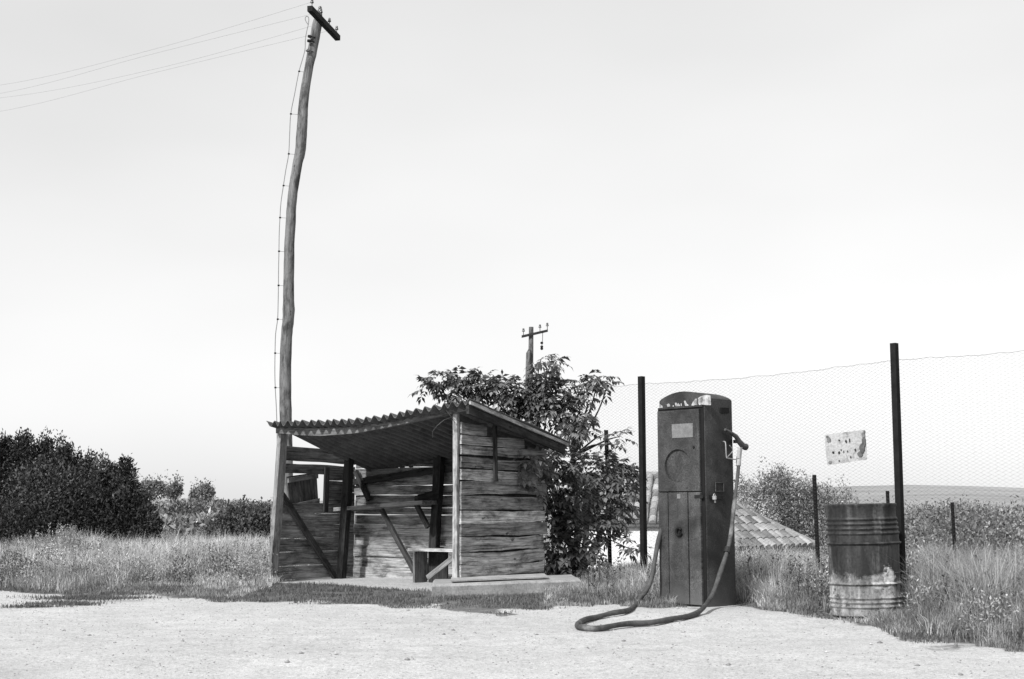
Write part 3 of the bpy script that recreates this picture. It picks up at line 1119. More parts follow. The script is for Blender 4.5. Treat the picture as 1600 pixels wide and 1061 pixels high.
def fpost(px_t, py_t, base, w, par=None, name='post'):
    mb = MB()
    top = HIT(px_t, py_t, base, Vector((0, 1, 0)))
    b = base.copy(); b.z = TZ(base.x, base.y) - .1
    d = FD; n = FNR
    # angle-iron section: two thin leaves
    mb.board(b, top, d * w, n * (w * .22), 4, .0006, 1.0)
    mb.board(b + d * (w * .42) - n * (w * .5), top + d * (w * .42) - n * (w * .5), d * (w * .2), n * w * .8, 4, .0006, .8)
    return mb, top


mb, tA = fpost(1000, 588, FA, .052); obj('post', mb, M['black_iron'], fence)
mb, tB = fpost(1395, 536, FB_, .052); obj('post', mb, M['black_iron'], fence)
FE = FB_ + FD * 3.0
mb = MB(); mb.board(FE - UZ * .1, FE + UZ * 2.25, FD * .05, FNR * .03); obj('post', mb, M['black_iron'], fence)
zTA = HIT(1000, 599, FA, Vector((0, 1, 0))).z; zTB = HIT(1396, 561, FB_, Vector((0, 1, 0))).z
print('fence', FA, FB_, FL, tA.z, tB.z, zTA, zTB)
S0, S1 = -.95, FL + 3.0


def ftop(s):
    z = zTA + (zTB - zTA) * s / FL
    t = (s % FL) / FL if s > 0 else 0
    return z - .035 * math.sin(math.pi * t) * (1 if 0 < s < FL + 3 else 0)


def fpt(s, z):
    bul = .03 * math.sin(s * 1.7 + 1) * math.sin(max(z, 0) * 1.3) + .01 * math.sin(s * 5 + z * 3)
    p = FA + FD * s - FNR * (.045 + .5 * bul); p.z = z
    return p


mb = MB()
DX = .031; HZ = .031
ncol = int((S1 - S0) / DX)
for c in range(ncol):
    s0 = S0 + c * DX
    for ph in (0,):
        pts = []
        zt = ftop(s0)
        nr = int((zt - .04) / (HZ / 2 * 2)) * 2
        dz = (zt - .04) / nr
        for r in range(nr + 1):
            s = s0 + (DX if (r + c) % 2 else 0) - 0
            z = zt - r * dz
            pts.append(fpt(s, z) + FNR * (.002 if r % 2 else -.002))
        mb.tube(pts, .00105, 3, 1.0, caps=False)
top = [fpt(S0 + (S1 - S0) * i / 80, ftop(S0 + (S1 - S0) * i / 80) + random.uniform(-.010, .006)) for i in range(81)]
mb.tube(top, .0015, 4)
obj('wire_mesh', mb, M['wire'], fence)

# ------------------------------------------------------------------ metal sign on the fence
sn = Vector((FD.y, -FD.x, 0)); sn = sn if sn.y < 0 else -sn
so = FA + sn * .02
corners = [HIT(x, y, so, sn) for (x, y) in ((1289, 679.5), (1351.5, 671.5), (1355, 718), (1293.5, 727))]
so_c = sum(corners, Vector()) / 4
mb = MB()
nx_, nz_ = 12, 8
vs = []; gs = []
for side in (0, 1):
    for j in range(nz_ + 1):
        for i in range(nx_ + 1):
            a, b = i / nx_, j / nz_
            p = corners[0].lerp(corners[1], a).lerp(corners[3].lerp(corners[2], a), b)
            p = p + sn * (.008 * math.sin(a * 4 + 1) * math.sin(b * 3) + .012 * (a - .5) ** 2 + (0 if side else .003))
            vs.append(p); gs.append((a * .34, b * .26, 0))
fs = []; m1 = (nx_ + 1) * (nz_ + 1)
for j in range(nz_):
    for i in range(nx_):
        a = j * (nx_ + 1) + i
        fs += [(a, a + nx_ + 1, a + nx_ + 2, a + 1), (m1 + a, m1 + a + 1, m1 + a + nx_ + 2, m1 + a + nx_ + 1)]
for i in range(nx_):
    fs.append((i, i + 1, m1 + i + 1, m1 + i)); b = nz_ * (nx_ + 1) + i; fs.append((b, m1 + b, m1 + b + 1, b + 1))
for j in range(nz_):
    a = j * (nx_ + 1); fs.append((a, m1 + a, m1 + a + nx_ + 1, a + nx_ + 1)); b = a + nx_; fs.append((b, b + nx_ + 1, m1 + b + nx_ + 1, m1 + b))
mb.add(vs, fs, 1.0, gs)
sign = thing('metal_sign', so_c, 'small tilted white metal sign, flaking and rusty, wired to the fence above the drum', 'sign')
obj('plate', mb, M['sign'], sign)
mb = MB()


def mark(pts, tone=1.0, name='worn_letter'):
    mb = MB()
    ps = [HIT(x, y, so + sn * .014, sn) for (x, y) in pts]
    mb.poly(ps, -sn * .004, tone); obj(name, mb, M['black_iron'], sign)


def blob(x, y, rx, ry, n=9, tone=1.0, name='worn_letter'):
    mark([(x + rx * random.uniform(.6, 1.1) * math.cos(2 * math.pi * i / n), y + ry * random.uniform(.6, 1.1) * math.sin(2 * math.pi * i / n)) for i in range(n)], tone, name)


for (x, y, rx, ry, t) in ((1311, 688, 1.6, 1.2, 3), (1321.5, 689.5, 1.5, 2.6, 2), (1327, 688, 1.0, 3.2, 4), (1302, 707, 2.0, 2.6, 2), (1311, 707.5, 1.6, 2.8, 2), (1314, 703, 1, 1.6, 3), (1336, 702.5, 1.3, 2.0, 3), (1329, 714, .9, 2.4, 4), (1311, 720, 1.0, 1.4, 4), (1318, 706, .7, 2, 5), (1324, 705, .7, 1.8, 6)):
    blob(x, y, rx, ry, 9, t)
for (x, y, rx, ry, t) in ((1347, 700, 5, 10, 2.6), (1349.5, 690, 3.6, 9, 2.4), (1344, 709, 4.5, 5, 3.2), (1295, 687.5, 4.0, 5, 4), (1348.5, 680, 3.0, 5, 4), (1297, 722, 3.4, 2.6, 4), (1292.5, 682.5, 2.6, 2.0, 2.6), (1350.5, 675, 1.8, 2.6, 3)):
    blob(x, y, rx, ry, 17, t * 3.2, 'rust_patch')

# ------------------------------------------------------------------ thin posts of the broken inner fence
for (px, pt, k, w, lab) in ((950, 672, 130, .045, 'black iron post rising out of the leafy tree beside the shelter'),
                            (1275, 742, 150, .034, 'thin iron post in the weeds between fuel pump and oil drum'),
                            (1389, 767, 137, .034, 'iron stake showing just above the oil drum\'s rim'),
                            (1490, 785, 125, .034, 'thin iron stake standing alone in tall weeds right of the drum')):
    Y = F / k
    top = P(px - 3, pt, Y); b = top.copy(); b.x = P(px + 4, 900, Y).x; b.z = TZ(b.x, b.y) - .1
    mb = MB(); mb.board(b, top, Vector((w, 0, 0)), Vector((0, w * .5, 0)), 5, .0015, 1.0)
    mb.board(b + Vector((w * .4, -w * .4, 0)), top + Vector((w * .4, -w * .4, 0)), Vector((w * .2, 0, 0)), Vector((0, w * .8, 0)), 3, .001, .8)
    o = obj('fence_stake', mb, M['black_iron'], None, loc=tuple(b))
    tag(o, lab, 'stake', 'stakes of the broken inner fence')
mb = MB(); a = P(1524, 868, 12.5); b = P(1568, 925, 12.2); mb.tube([a, a.lerp(b, .5) + Vector((0, 0, .01)), b], .012, 6)
o = obj('iron_rod', mb, M['black_iron'], None, loc=tuple(b)); tag(o, 'iron rod leaning at a slant in the weeds right of the fence', 'rod')

# ------------------------------------------------------------------ telegraph poles
PY = 20.0


def pole_parts(name, pts, rads, Y, label):
    pw = [P(x, y, Y) for (x, y) in pts]
    b = pw[0]
    root = thing(name, Vector((b.x, Y, TZ(b.x, Y))), label, 'utility pole', 'timber utility poles')
    return root, pw


TR = [(905, 449, 21), (720, 447.5, 19.5), (653, 446.6, 18.6), (621, 446, 18.2), (576, 446, 17.8), (542, 446.9, 17.7), (519, 448.3, 17.4), (499, 450.5, 17.6), (483, 451.2, 18.6), (468, 450.9, 17.4), (446, 451, 16.7), (412, 451.6, 16.3), (378.5, 452.4, 15.6), (347, 454.2, 15.6), (322, 455.6, 14.8), (299, 458, 14.6), (276.6, 461.4, 15.1), (254, 465.3, 15.4), (238, 469, 16.4),
      (217, 470.7, 17), (197, 472.2, 16.3), (178.7, 473, 16), (154, 475, 15.2), (126.7, 479, 14.2), (101.8, 483.3, 13.8), (86, 486.8, 15.2), (74.7, 488.8, 14.9), (58, 492, 15.4), (40.7, 495, 15.6), (28, 497.5, 13), (17, 499, 8)]
pts = [(c, y) for (y, c, w) in TR]; rw = [w for (y, c, w) in TR]
root, pw = pole_parts('utility_pole', pts, rw, PY, 'tall bent timber utility pole behind the shelter')
pw[0].z = TZ(pw[0].x, PY) - .2
sp = smooth_pts(pw, 3)
rad = np.interp(np.linspace(0, 1, len(sp)), np.linspace(0, 1, len(rw)), np.array(rw) / 2 * PY / F * 1.03)
mb = MB(); mb.tube(sp, list(rad), 14, 1.0, True, .03); obj('shaft', mb, M['pole_wood'], root, smooth=True)
# crossarm points away from the camera
ca, cb = P(484, 15, 19.3), P(528, 58, 20.6)
ca.z = cb.z = (ca.z + cb.z) / 2
mb = MB(); ad = (cb - ca).normalized(); sdv = ad.cross(UZ)
mb.board(ca, cb, UZ * .085, sdv * .085, 4, .002, .55); arm = obj('crossarm', mb, M['wood_dark'], root)
INS = []


def insulator(par, p, s=1.0, pin=.13):
    mb = MB()
    mb.tube([p, p + UZ * pin * s], .012 * s, 6); mb.lathe([(r * s, h * s) for r, h in ((0, .10), (.022, .10), (.035, .075), (.030, .05), (.042, .03), (.045, .0), (.02, 0), (0, 0))], p + UZ * (pin - .02) * s, UZ, 12)
    return mb


for t in (.07, .38, .68, .95):
    p = ca.lerp(cb, t) + UZ * .04
    obj('insulator', insulator(root, p, .62, .16), M['ceramic'], arm, smooth=True)
    INS.append(p + UZ * .10)
mb = insulator(root, P(500, 20, PY - .02) - UZ * .02, .85, .07); obj('insulator', mb, M['ceramic'], root, smooth=True)
for (x, y) in ((485, 57), (484, 64), (482, 79)):
    mb = MB(); c = P(x, y, PY - .12)
    mb.tube([c + Vector((.07, .05, 0)), c], .008, 6, .4); mb.lathe([(0, .03), (.02, .03), (.026, .008), (.022, -.025), (.012, -.03), (0, -.03)], c + Vector((-.01, 0, 0)), (-1, 0, .2), 12)
    obj('insulator', mb, M['ceramic'] if y > 75 else M['black_iron'], root, smooth=True)
mb = MB()
lp_ = [(481, 38), (477, 31), (478, 26), (482, 27), (482, 36), (479, 50), (477, 62), (476, 80), (467.2, 111.5), (460.5, 146), (454.3, 178), (452.5, 210), (451, 240.4), (446.5, 266), (442.8, 290), (439, 316), (437.4, 340), (436.2, 366), (435.8, 392.6), (435.2, 420), (435, 446), (434.5, 474), (433.7, 498.8), (430.6, 522), (429.7, 551.8), (429.4, 580), (430, 605.6), (432.4, 655), (434, 760), (437, 900)]
cp = [P(x, y, PY - .06) for (x, y) in lp_]
mb.tube(smooth_pts(cp, 4), .0065, 6); cab = obj('down_cable', mb, M['line_wire'], root)
for (x, y) in ((467.2, 111.5), (454.3, 178), (451, 240.4), (442.8, 290), (437.4, 340), (435.8, 392.6), (435, 446), (433.7, 498.8), (429.7, 551.8), (430, 605.6)):
    mb = MB(); c = P(x, y, PY - .06)
    i = int(np.argmin([abs((p - c).z) for p in sp]))
    mb.tube([c + Vector((-.012, 0, 0)), c + Vector((.018, 0, 0))], .013, 8); mb.tube([c, Vector((sp[i].x, sp[i].y, c.z))], .0025, 5)
    obj('cable_clip', mb, M['black_iron'], cab)

# second pole far off
FY = 50.0
pts = [(828, 800), (828.5, 600), (829.5, 550), (830, 511)]
root2, pw = pole_parts('utility_pole', pts, None, FY, 'distant timber utility pole whose crossarm shows above the leafy tree')
pw[0].z = TZ(pw[0].x, FY) - .2
mb = MB(); mb.tube(pw, [.12, .11, .10, .09], 10, .8, True, .02); obj('shaft', mb, M['pole_wood'], root2, smooth=True)
mb = MB(); a = P(824, 800, FY - .2); a.z = TZ(a.x, FY) - .1; mb.tube([a, P(824.5, 600, FY - .2), P(825.5, 552, FY - .18), P(827.5, 546, FY - .1)], [.11, .10, .09, .05], 10, .9); obj('stub_brace', mb, M['pole_wood'], root2, smooth=True)
a, b = P(815, 526, FY - .15), P(856, 516.5, FY - .15)
mb = MB(); mb.board(a, b, UZ * .09, Vector((0, .09, 0)), 4, .002, .8); arm2 = obj('crossarm', mb, M['wood_dark'], root2)
for t in (.07, .70, .98):
    obj('insulator', insulator(root2, a.lerp(b, t) + UZ * .04, 1.3), M['ceramic'], arm2, smooth=True)
mb = MB(); mb.tube([P(848, 520, FY - .2), P(847.5, 534, FY - .2), P(846, 547, FY - .2)], .012, 5)
for y in (536, 542, 545): mb.lathe([(0, .06), (.05, .04), (.06, 0), (.04, -.04), (0, -.05)], P(846.5, y, FY - .2), UZ, 10)
obj('hanging_insulator', mb, M['black_iron'], root2, smooth=True)

# overhead wires leave to the left
WIRES = [('uppermost of the four thin overhead wires running left from the tall pole', 0, [(240, 77), (0, 133)]),
         ('second from the top of the four thin wires running left from the tall pole', 1, [(240, 84), (0, 146)]),
         ('third from the top of the four thin wires running left from the tall pole', 2, [(250, 106), (0, 153)]),
         ('lowest of the four thin overhead wires running left from the tall pole', 3, [(240, 114), (0, 174)])]
for k, (lab, ip, wp) in enumerate(WIRES):
    p0 = INS[ip]
    Ys = [p0.y + 1.2, p0.y + 2.5]
    p1, p2 = P(wp[0][0], wp[0][1], Ys[0] + 0.4), P(wp[1][0], wp[1][1], Ys[1] + 1.0)
    p3 = p2 + (p2 - p1) * 1.2 + UZ * .5
    mb = MB(); mb.tube(smooth_pts([p0, p1, p2, p3], 12), .0019, 4, 1.0)
    o = obj('overhead_wire', mb, M['line_wire'], None, loc=tuple(p0)); tag(o, lab, 'wire', 'overhead wires of the tall pole')


# ------------------------------------------------------------------ foliage makers
def unit(v): return v / np.maximum(np.linalg.norm(v, axis=-1, keepdims=True), 1e-9)


def leaf_arrays(C, Dr, Nn, Ln, Wd, droop=.15):
    """two-sided pointed leaves folded along the midrib; arrays of verts and triangles"""
    Sd = unit(np.cross(Dr, Nn)); Nn = unit(np.cross(Sd, Dr))
    Ln = Ln[:, None]; Wd = Wd[:, None]
    b = C; m = C + Dr * Ln * .48 + Nn * Ln * .02
    t = C + Dr * Ln - Nn * Ln * droop
    l = C + Dr * Ln * .45 + Sd * Wd * .5 + Nn * Wd * .14
    r = C + Dr * Ln * .45 - Sd * Wd * .5 + Nn * Wd * .14
    n = len(C)
    V = np.stack([b, l, t, r, m], 1).reshape(-1, 3)
    i = np.arange(n) * 5
    Fc = np.concatenate([np.stack([i, i + 4, i + 1], -1), np.stack([i + 1, i + 4, i + 2], -1), np.stack([i, i + 3, i + 4], -1), np.stack([i + 3, i + 2, i + 4], -1)])
    return V, Fc


def crown_mesh(name, clumps, nleaf, ln, wd, tone=(.5, 1.6), shell=.5, up=.3, clump_tone=.25, soft=.13):
    """many leaf-sized faces spread through a set of ellipsoid clumps: (x, y, z, rx, ry, rz, share)"""
    Vs, Fs, Ts = [], [], []; base = 0
    tot = sum(c[6] for c in clumps)
    for c in clumps:
        n = max(6, int(nleaf * c[6] / tot))
        d = unit(RNG.normal(size=(n, 3)))
        rr = RNG.uniform(0, 1, n) ** (1 / 3 * shell)
        rr = rr * (1 + np.clip(RNG.normal(0, soft, n), -.5, .3))
        C = np.array(c[:3]) + d * rr[:, None] * np.array(c[3:6])
        Dr = unit(d * .5 + RNG.normal(size=(n, 3)) * .7 + np.array([0, 0, up]))
        Nn = unit(RNG.normal(size=(n, 3)) + d * .8)
        L = ln * RNG.uniform(.55, 1.35, n); W = wd * RNG.uniform(.6, 1.3, n)
        V, Fc = leaf_arrays(C, Dr, Nn, L, W)
        Vs.append(V); Fs.append(Fc + base); base += len(V)
        t = RNG.uniform(tone[0], tone[1], n) * (1 + RNG.normal(0, clump_tone))
        Ts.append(np.tile(np.clip(t, .25, 2.6), 4))
    return np_mesh(name, np.concatenate(Vs), [np.concatenate(Fs)], [np.concatenate(Ts)])


def shaggy(clumps, n, size, up=.5, low=-.2):
    """small sprays standing out of the surface of the big clumps, so the outline is broken"""
    out = list(clumps)
    for i in range(n):
        c = random.choice(clumps)
        d = Vector(RNG.normal(size=3)); d.z = abs(d.z) if random.random() < .7 else d.z
        d.normalize()
        if d.z < low: continue
        s_ = size * random.uniform(.5, 1.3)
        q = Vector(c[:3]) + Vector((d.x * c[3], d.y * c[4], d.z * c[5])) * random.uniform(.92, 1.12)
        out.append((q.x, q.y, q.z + s_ * up * .5, s_ * .55, s_ * .55, s_ * random.uniform(.7, 1.5), .035 * (s_ / size)))
    return out


def bush_thing(name, label, cat, clumps, nleaf, ln, wd, mat, group=None, stems=6, tone=(.5, 1.6), up=.3, stem_r=.03, base=None, ctone=.25, sprays=0, spray=.2, soft=.13):
    c = np.array([q[:3] for q in clumps]); bx, by = (base if base else (c[:, 0].mean(), c[:, 1].mean()))
    bz = TZ(bx, by)
    root = thing(name, Vector((bx, by, bz)), label, cat, group)
    me = crown_mesh('crown', shaggy(clumps, sprays, spray) if sprays else clumps, nleaf, ln, wd, tone, .5, up, ctone, soft)
    co = np.empty(len(me.vertices) * 3, np.float32); me.vertices.foreach_get('co', co)
    co = co.reshape(-1, 3) - np.array([bx, by, bz], np.float32); me.vertices.foreach_set('co', co.ravel()); me.update()
    link('crown', me, mat, root)
    mb = MB()
    for i in range(stems):
        q = clumps[i % len(clumps)]
        b = Vector((bx + random.uniform(-.1, .1), by + random.uniform(-.1, .1), bz - .05)); t = Vector(q[:3]) + Vector((0, 0, q[5] * .5))
        mid = b.lerp(t, .5) + Vector((random.uniform(-.1, .1), random.uniform(-.1, .1), .1))
        mb.tube(smooth_pts([b, mid, t], 5), list(np.linspace(stem_r, stem_r * .25, 11)), 6, 1.0)
    obj('stem', mb, M['bark'], root)
    return root


def pc(px, py, Y, rx, ry, share=1.0, rd=None):
    """a clump seen at a photo point: rx, ry in photo pixels"""
    p = P(px, py, Y); k = F / Y
    return (p.x, p.y, p.z, rx / k, (rd if rd else rx / k), ry / k, share)


# dark bushes on the left
bush_thing('evergreen_bush', 'big near-black evergreen bush rising above tall grass at the far left', 'bush',
           [pc(-60, 798, 23, 80, 95, 3), pc(20, 798, 23, 55, 85, 3), pc(35, 743, 23, 22, 42, .8), pc(70, 798, 22.6, 60, 70, 3), pc(75, 743, 23, 35, 32, 1.2), pc(110, 808, 22.5, 55, 70, 3), pc(105, 743, 23.2, 28, 28, .8), pc(135, 763, 23, 22, 24, .6), pc(40, 820, 22.3, 90, 40, 2.5), pc(130, 815, 22.3, 50, 45, 2),
            pc(36, 698, 23, 7, 14, .12), pc(68, 708, 23, 7, 14, .1), pc(98, 711, 23, 9, 10, .1), pc(-5, 718, 23, 18, 22, .5), pc(8, 708, 23, 8, 12, .1), pc(140, 740, 23, 6, 12, .06)],
           70000, .065, .03, M['bush_leaf'], 'dark bushes left of the shelter', 8, (.3, 1.25), .7, .05, None, .5, 110, .2, .16)
bush_thing('evergreen_bush', 'smaller near-black evergreen bush, right-hand neighbour of the biggest one', 'bush',
           [pc(180, 795, 22, 38, 45, 2), pc(200, 815, 21.8, 38, 45, 2), pc(190, 760, 22, 13, 20, .5), pc(165, 775, 22, 25, 40, 1.2), pc(215, 830, 21.7, 28, 32, 1.2), pc(194, 745, 22, 6, 12, .1)],
           28000, .065, .03, M['bush_leaf'], 'dark bushes left of the shelter', 6, (.35, 1.45), .7, .04, None, .5, 50, .18, .16)
bush_thing('scrub_bush', 'dark grey shrub just left of the shelter\'s leaning corner post', 'bush',
           [pc(355, 849, 24, 35, 42, 2), pc(395, 839, 24, 35, 45, 2), pc(375, 819, 24, 25, 22, 1), pc(415, 824, 24.3, 25, 28, 1), pc(440, 844, 24.5, 40, 40, 1.5)],
           22000, .065, .03, M['bush_leaf'], 'dark bushes left of the shelter', 6, (.6, 2.4), .7, .03, None, .3, 45, .16, .18)

# pines on the left skyline
for (px, py, Y, rx, ry, lab) in ((236, 766, 150, 24, 12, 'widest of three trees on the left skyline, with a flat sloping crown'), (273, 768, 160, 10, 9, 'small round tree, smallest of the three on the left skyline'), (316, 774, 150, 16, 13, 'upright two-lobed tree on the left skyline nearest the shelter')):
    bush_thing('skyline_tree', lab, 'tree', [pc(px, py, Y, rx, ry, 2), pc(px + rx * .3, py - ry * .5, Y, rx * .5, ry * .5, .8), pc(px - rx * .5, py + ry * .4, Y, rx * .6, ry * .5, .8)],
               3000, .34, .18, M['scrub_leaf'], 'trees on the left skyline', 3, (.45, 1.0), .3, .12, None, .3, 22, .9, .22)

# hillside scrub as one mass
cl = []
for i in range(300):
    px = random.uniform(130, 480); Y = random.uniform(32, 110)
    tp = random.uniform(780, 850) + max(0, (330 - px) * -.04)
    X = (px - CX) / F * Y; z0 = TZ(X, Y); z1 = P(px, tp, Y).z
    h = max(.45, z1 - z0)
    cl.append((X, Y, z0 + h * .55, h * .45 + .2, h * .4, h * .45, h))
for i in range(90):
    px = random.uniform(190, 350); Y = random.uniform(25, 33)
    X = (px - CX) / F * Y; z0 = TZ(X, Y); z1 = P(px, random.uniform(806, 856), Y).z
    h = max(.35, z1 - z0); cl.append((X, Y, z0 + h * .55, h * .5 + .15, h * .45, h * .45, h * .7))
me = crown_mesh('hillside_scrub', cl, 90000, .15, .08, (.3, 1.3), .5, .4, .45, .25)
o = link('hillside_scrub', me, M['scrub_leaf']); tag(o, 'grey scrub covering the low hillside left of the shelter', 'scrub', kind='stuff')

# the scrub field on the right
cl = []
for i in range(420):
    px = random.uniform(1300, 1800); Y = random.uniform(30, 90)
    tp = random.uniform(786, 850) + max(0, (1400 - px) * .1)
    X = (px - CX) / F * Y; z0 = TZ(X, Y); z1 = P(px, tp, Y).z
    h = max(.5, z1 - z0)
    cl.append((X, Y, z0 + h * .6, h * .42 + .15, h * .4, h * .42, h))
me = crown_mesh('field_scrub', cl, 170000, .10, .05, (.3, 1.15), .5, .4, .45, .2)
o = link('field_scrub', me, M['scrub_leaf']); tag(o, 'grey scrub across the valley field behind the fence', 'scrub', kind='stuff')

# tree and bushes behind the right-hand roof
bush_thing('bare_topped_tree', 'thin-crowned grey tree behind the low tiled outbuilding', 'tree',
           [pc(1180, 810, 46, 35, 40, 2), pc(1215, 800, 46, 35, 50, 2.2), pc(1210, 760, 46, 22, 18, .6), pc(1250, 810, 46, 35, 45, 2.2), pc(1245, 765, 46, 22, 16, .5), pc(1285, 820, 46, 35, 40, 2), pc(1280, 772, 46, 20, 16, .4), pc(1305, 785, 46, 18, 14, .3), pc(1170, 770, 46, 20, 14, .5), pc(1215, 748, 46, 12, 8, .1), pc(1320, 810, 46, 25, 30, 1)],
           22000, .09, .045, M['scrub_leaf'], None, 16, (.5, 1.7), .4, .035, None, .35, 90, .34, .22)
# ------------------------------------------------------------------ leafy tree behind the shelter (compound leaves)
TB = Vector((.80, 15.75, TZ(.80, 15.75)))
tree = thing('leafy_tree', TB, 'broad-leaved small tree growing round the shelter\'s right rear corner', 'tree')
CL = [(690, 592, 16.0, 20, 16, 22), (672, 602, 16.0, 12, 16, 9), (722, 598, 16.0, 26, 20, 46), (706, 612, 16.1, 18, 14, 16), (750, 606, 16.0, 26, 20, 46), (785, 606, 15.9, 26, 18, 46), (815, 612, 15.9, 26, 20, 46), (845, 585, 15.9, 18, 22, 24), (855, 610, 15.8, 26, 26, 44),
      (885, 615, 15.8, 22, 22, 28), (870, 640, 15.7, 30, 20, 46), (900, 650, 15.6, 22, 22, 32), (835, 640, 16.0, 30, 20, 40), (800, 636, 16.0, 25, 16, 30), (912, 600, 15.8, 22, 14, 14), (935, 590, 15.8, 22, 12, 14), (950, 597, 15.8, 10, 12, 5), (920, 618, 15.8, 16, 10, 9), (895, 672, 15.4, 18, 14, 16), (912, 668, 15.5, 12, 14, 9), (845, 562, 15.9, 14, 8, 6), (862, 566, 15.9, 14, 6, 5),
      (855, 715, 14.9, 22, 18, 26), (885, 722, 15.0, 26, 22, 40), (915, 735, 15.2, 28, 24, 46), (950, 735, 15.3, 24, 22, 40), (975, 745, 15.3, 18, 20, 24), (870, 760, 15.0, 24, 24, 40), (905, 775, 15.1, 28, 26, 46), (945, 775, 15.2, 28, 24, 46), (980, 780, 15.3, 16, 20, 20), (965, 805, 15.3, 18, 16, 18), (868, 800, 15.0, 20, 22, 28),
      (900, 818, 15.0, 26, 24, 40), (935, 820, 15.1, 22, 22, 28), (862, 845, 15.0, 14, 18, 14), (880, 860, 14.9, 24, 22, 36), (912, 860, 15.0, 22, 22, 32), (868, 885, 14.9, 18, 14, 22), (895, 890, 14.9, 22, 14, 26), (922, 885, 15.0, 16, 14, 14), (985, 858, 15.0, 14, 10, 7), (972, 845, 15.1, 10, 10, 4),
      (818, 715, 14.15, 16, 10, 9), (832, 728, 14.2, 14, 12, 9), (815, 735, 14.15, 12, 8, 4), (835, 762, 14.3, 16, 8, 6), (850, 738, 14.5, 14, 14, 9), (968, 682, 15.3, 9, 9, 4), (940, 680, 15.3, 12, 8, 3), (963, 695, 15.3, 9, 8, 3)]
mb = MB()
Cs, Ds, Ns, Ls, Ws, Tn = [], [], [], [], [], []
forks = [Vector((.35, 15.85, 1.5)), Vector((.75, 15.8, 1.5)), Vector((.9, 15.5, .9)), Vector((.62, 15.3, .55)), Vector((1.2, 15.5, .8))]
for f in forks:
    mid = TB.lerp(f, .5) + Vector((random.uniform(-.06, .06), random.uniform(-.06, .06), .05))
    mb.tube(smooth_pts([TB - UZ * .05, mid, f], 6), list(np.linspace(.045, .028, 13)), 7)
for (px, py, Y, rx, ry, n) in CL:
    c = P(px, py, Y); k = F / Y
    f = min(forks, key=lambda q: (q - c).length + (.5 if q.z > c.z + .2 else 0))
    mid = f.lerp(c, .55) + Vector((random.uniform(-.08, .08), random.uniform(-.05, .05), .06 if c.z > f.z else .1))
    mb.tube(smooth_pts([f, mid, c], 6), list(np.linspace(.016, .005, 13)), 5)
    for i in range(int(n * (1.3 if Y < 15.35 and py > 700 else 1.25))):
        d = Vector(RNG.normal(size=3)).normalized()
        rr = .84 * random.uniform(.2, 1.0) ** .6
        st_ = c + Vector((d.x * rx / k * rr, d.y * .2 * rr, d.z * ry / k * rr))
        out = (Vector((d.x, d.y, d.z * .5)) + Vector((random.uniform(-.5, .5), random.uniform(-.5, .5), random.uniform(-.35, .3)))).normalized()
        if n < 10: mb.tube([c, c.lerp(st_, .5) + UZ * .01, st_], [.004, .003, .002], 4)
        Lr = random.uniform(.10, .17)
        side = out.cross(UZ)
        side = side.normalized() if side.length > .05 else Vector((1, 0, 0))
        nm = side.cross(out).normalized()
        tn = random.choice((.45, .6, .8, 1.0, 1.3, 1.7)) * random.uniform(.85, 1.15)
        for a in (.25, .55, .82):
            for sgn in (-1, 1):
                Cs.append(st_ + out * Lr * a - UZ * .05 * a * a * Lr * 4); Ds.append((side * sgn * .9 + out * .5 - UZ * random.uniform(.15, .6)).normalized())
                Ns.append((nm + Vector((random.uniform(-.4, .4), random.uniform(-.4, .4), .3))).normalized()); q_ = random.uniform(.55, 1.2); Ls.append(.10 * q_ * random.uniform(.85, 1.15)); Ws.append(.046 * q_ * random.uniform(.85, 1.15)); Tn.append(tn * random.uniform(.8, 1.2))
        Cs.append(st_ + out * Lr - UZ * .2 * Lr); Ds.append((out - UZ * random.uniform(.3, .8)).normalized()); Ns.append(nm); Ls.append(random.uniform(.07, .11)); Ws.append(random.uniform(.03, .048)); Tn.append(tn)
V, Fc = leaf_arrays(np.array(Cs) - np.array(TB), np.array(Ds), np.array(Ns), np.array(Ls), np.array(Ws), .2)
me = np_mesh('crown', V, [Fc], [np.tile(np.array(Tn), 4)])
link('crown', me, M['leaf'], tree)
obj('trunk', mb, M['bark'], tree)


# ------------------------------------------------------------------ houses in the hollow
def tiled_roof(mb, a, b, c, d, rows, cols, tone=1.0):
    """barrel tiles in straight columns up the slope of the quad a-b (eave) to d-c (ridge)"""
    a, b, c, d = map(Vector, (a, b, c, d))
    e = (b - a); W = e.length; e.normalize()
    nrm = e.cross(d - a).normalized()
    if nrm.z < 0: nrm = -nrm
    up = nrm.cross(e).normalized()
    if up.z < 0: up = -up
    Ht = (d - a).dot(up); sd_, sc_ = (d - a).dot(e), (c - a).dot(e)
    cw = W / cols; rh = Ht / rows
    for i in range(cols):
        x0 = cw * (i + .5) + random.uniform(-.01, .01)
        for r in range(rows):
            y0, y1 = r * rh, min((r + 1.18) * rh, Ht)
            f = (r + .6) / rows
            if not (sd_ * f - cw * .1 < x0 < W + (sc_ - W) * f + cw * .1): continue
            tn = random.uniform(.5, 1.3) * tone; vs = []
            jx = random.uniform(-.012, .012)
            for (y, hw, h, z) in ((y0, cw * .47, .085, .012), (y1, cw * .43, .078, .0)):
                for k in range(7):
                    t = math.pi * k / 6
                    vs.append(a + e * (x0 + jx - math.cos(t) * hw) + up * y + nrm * (.012 + z + h * math.sin(t)))
            mb.add(vs, [(k, k + 1, k + 8, k + 7) for k in range(6)] + [(6, 5, 4, 3, 2, 1, 0)], tn)


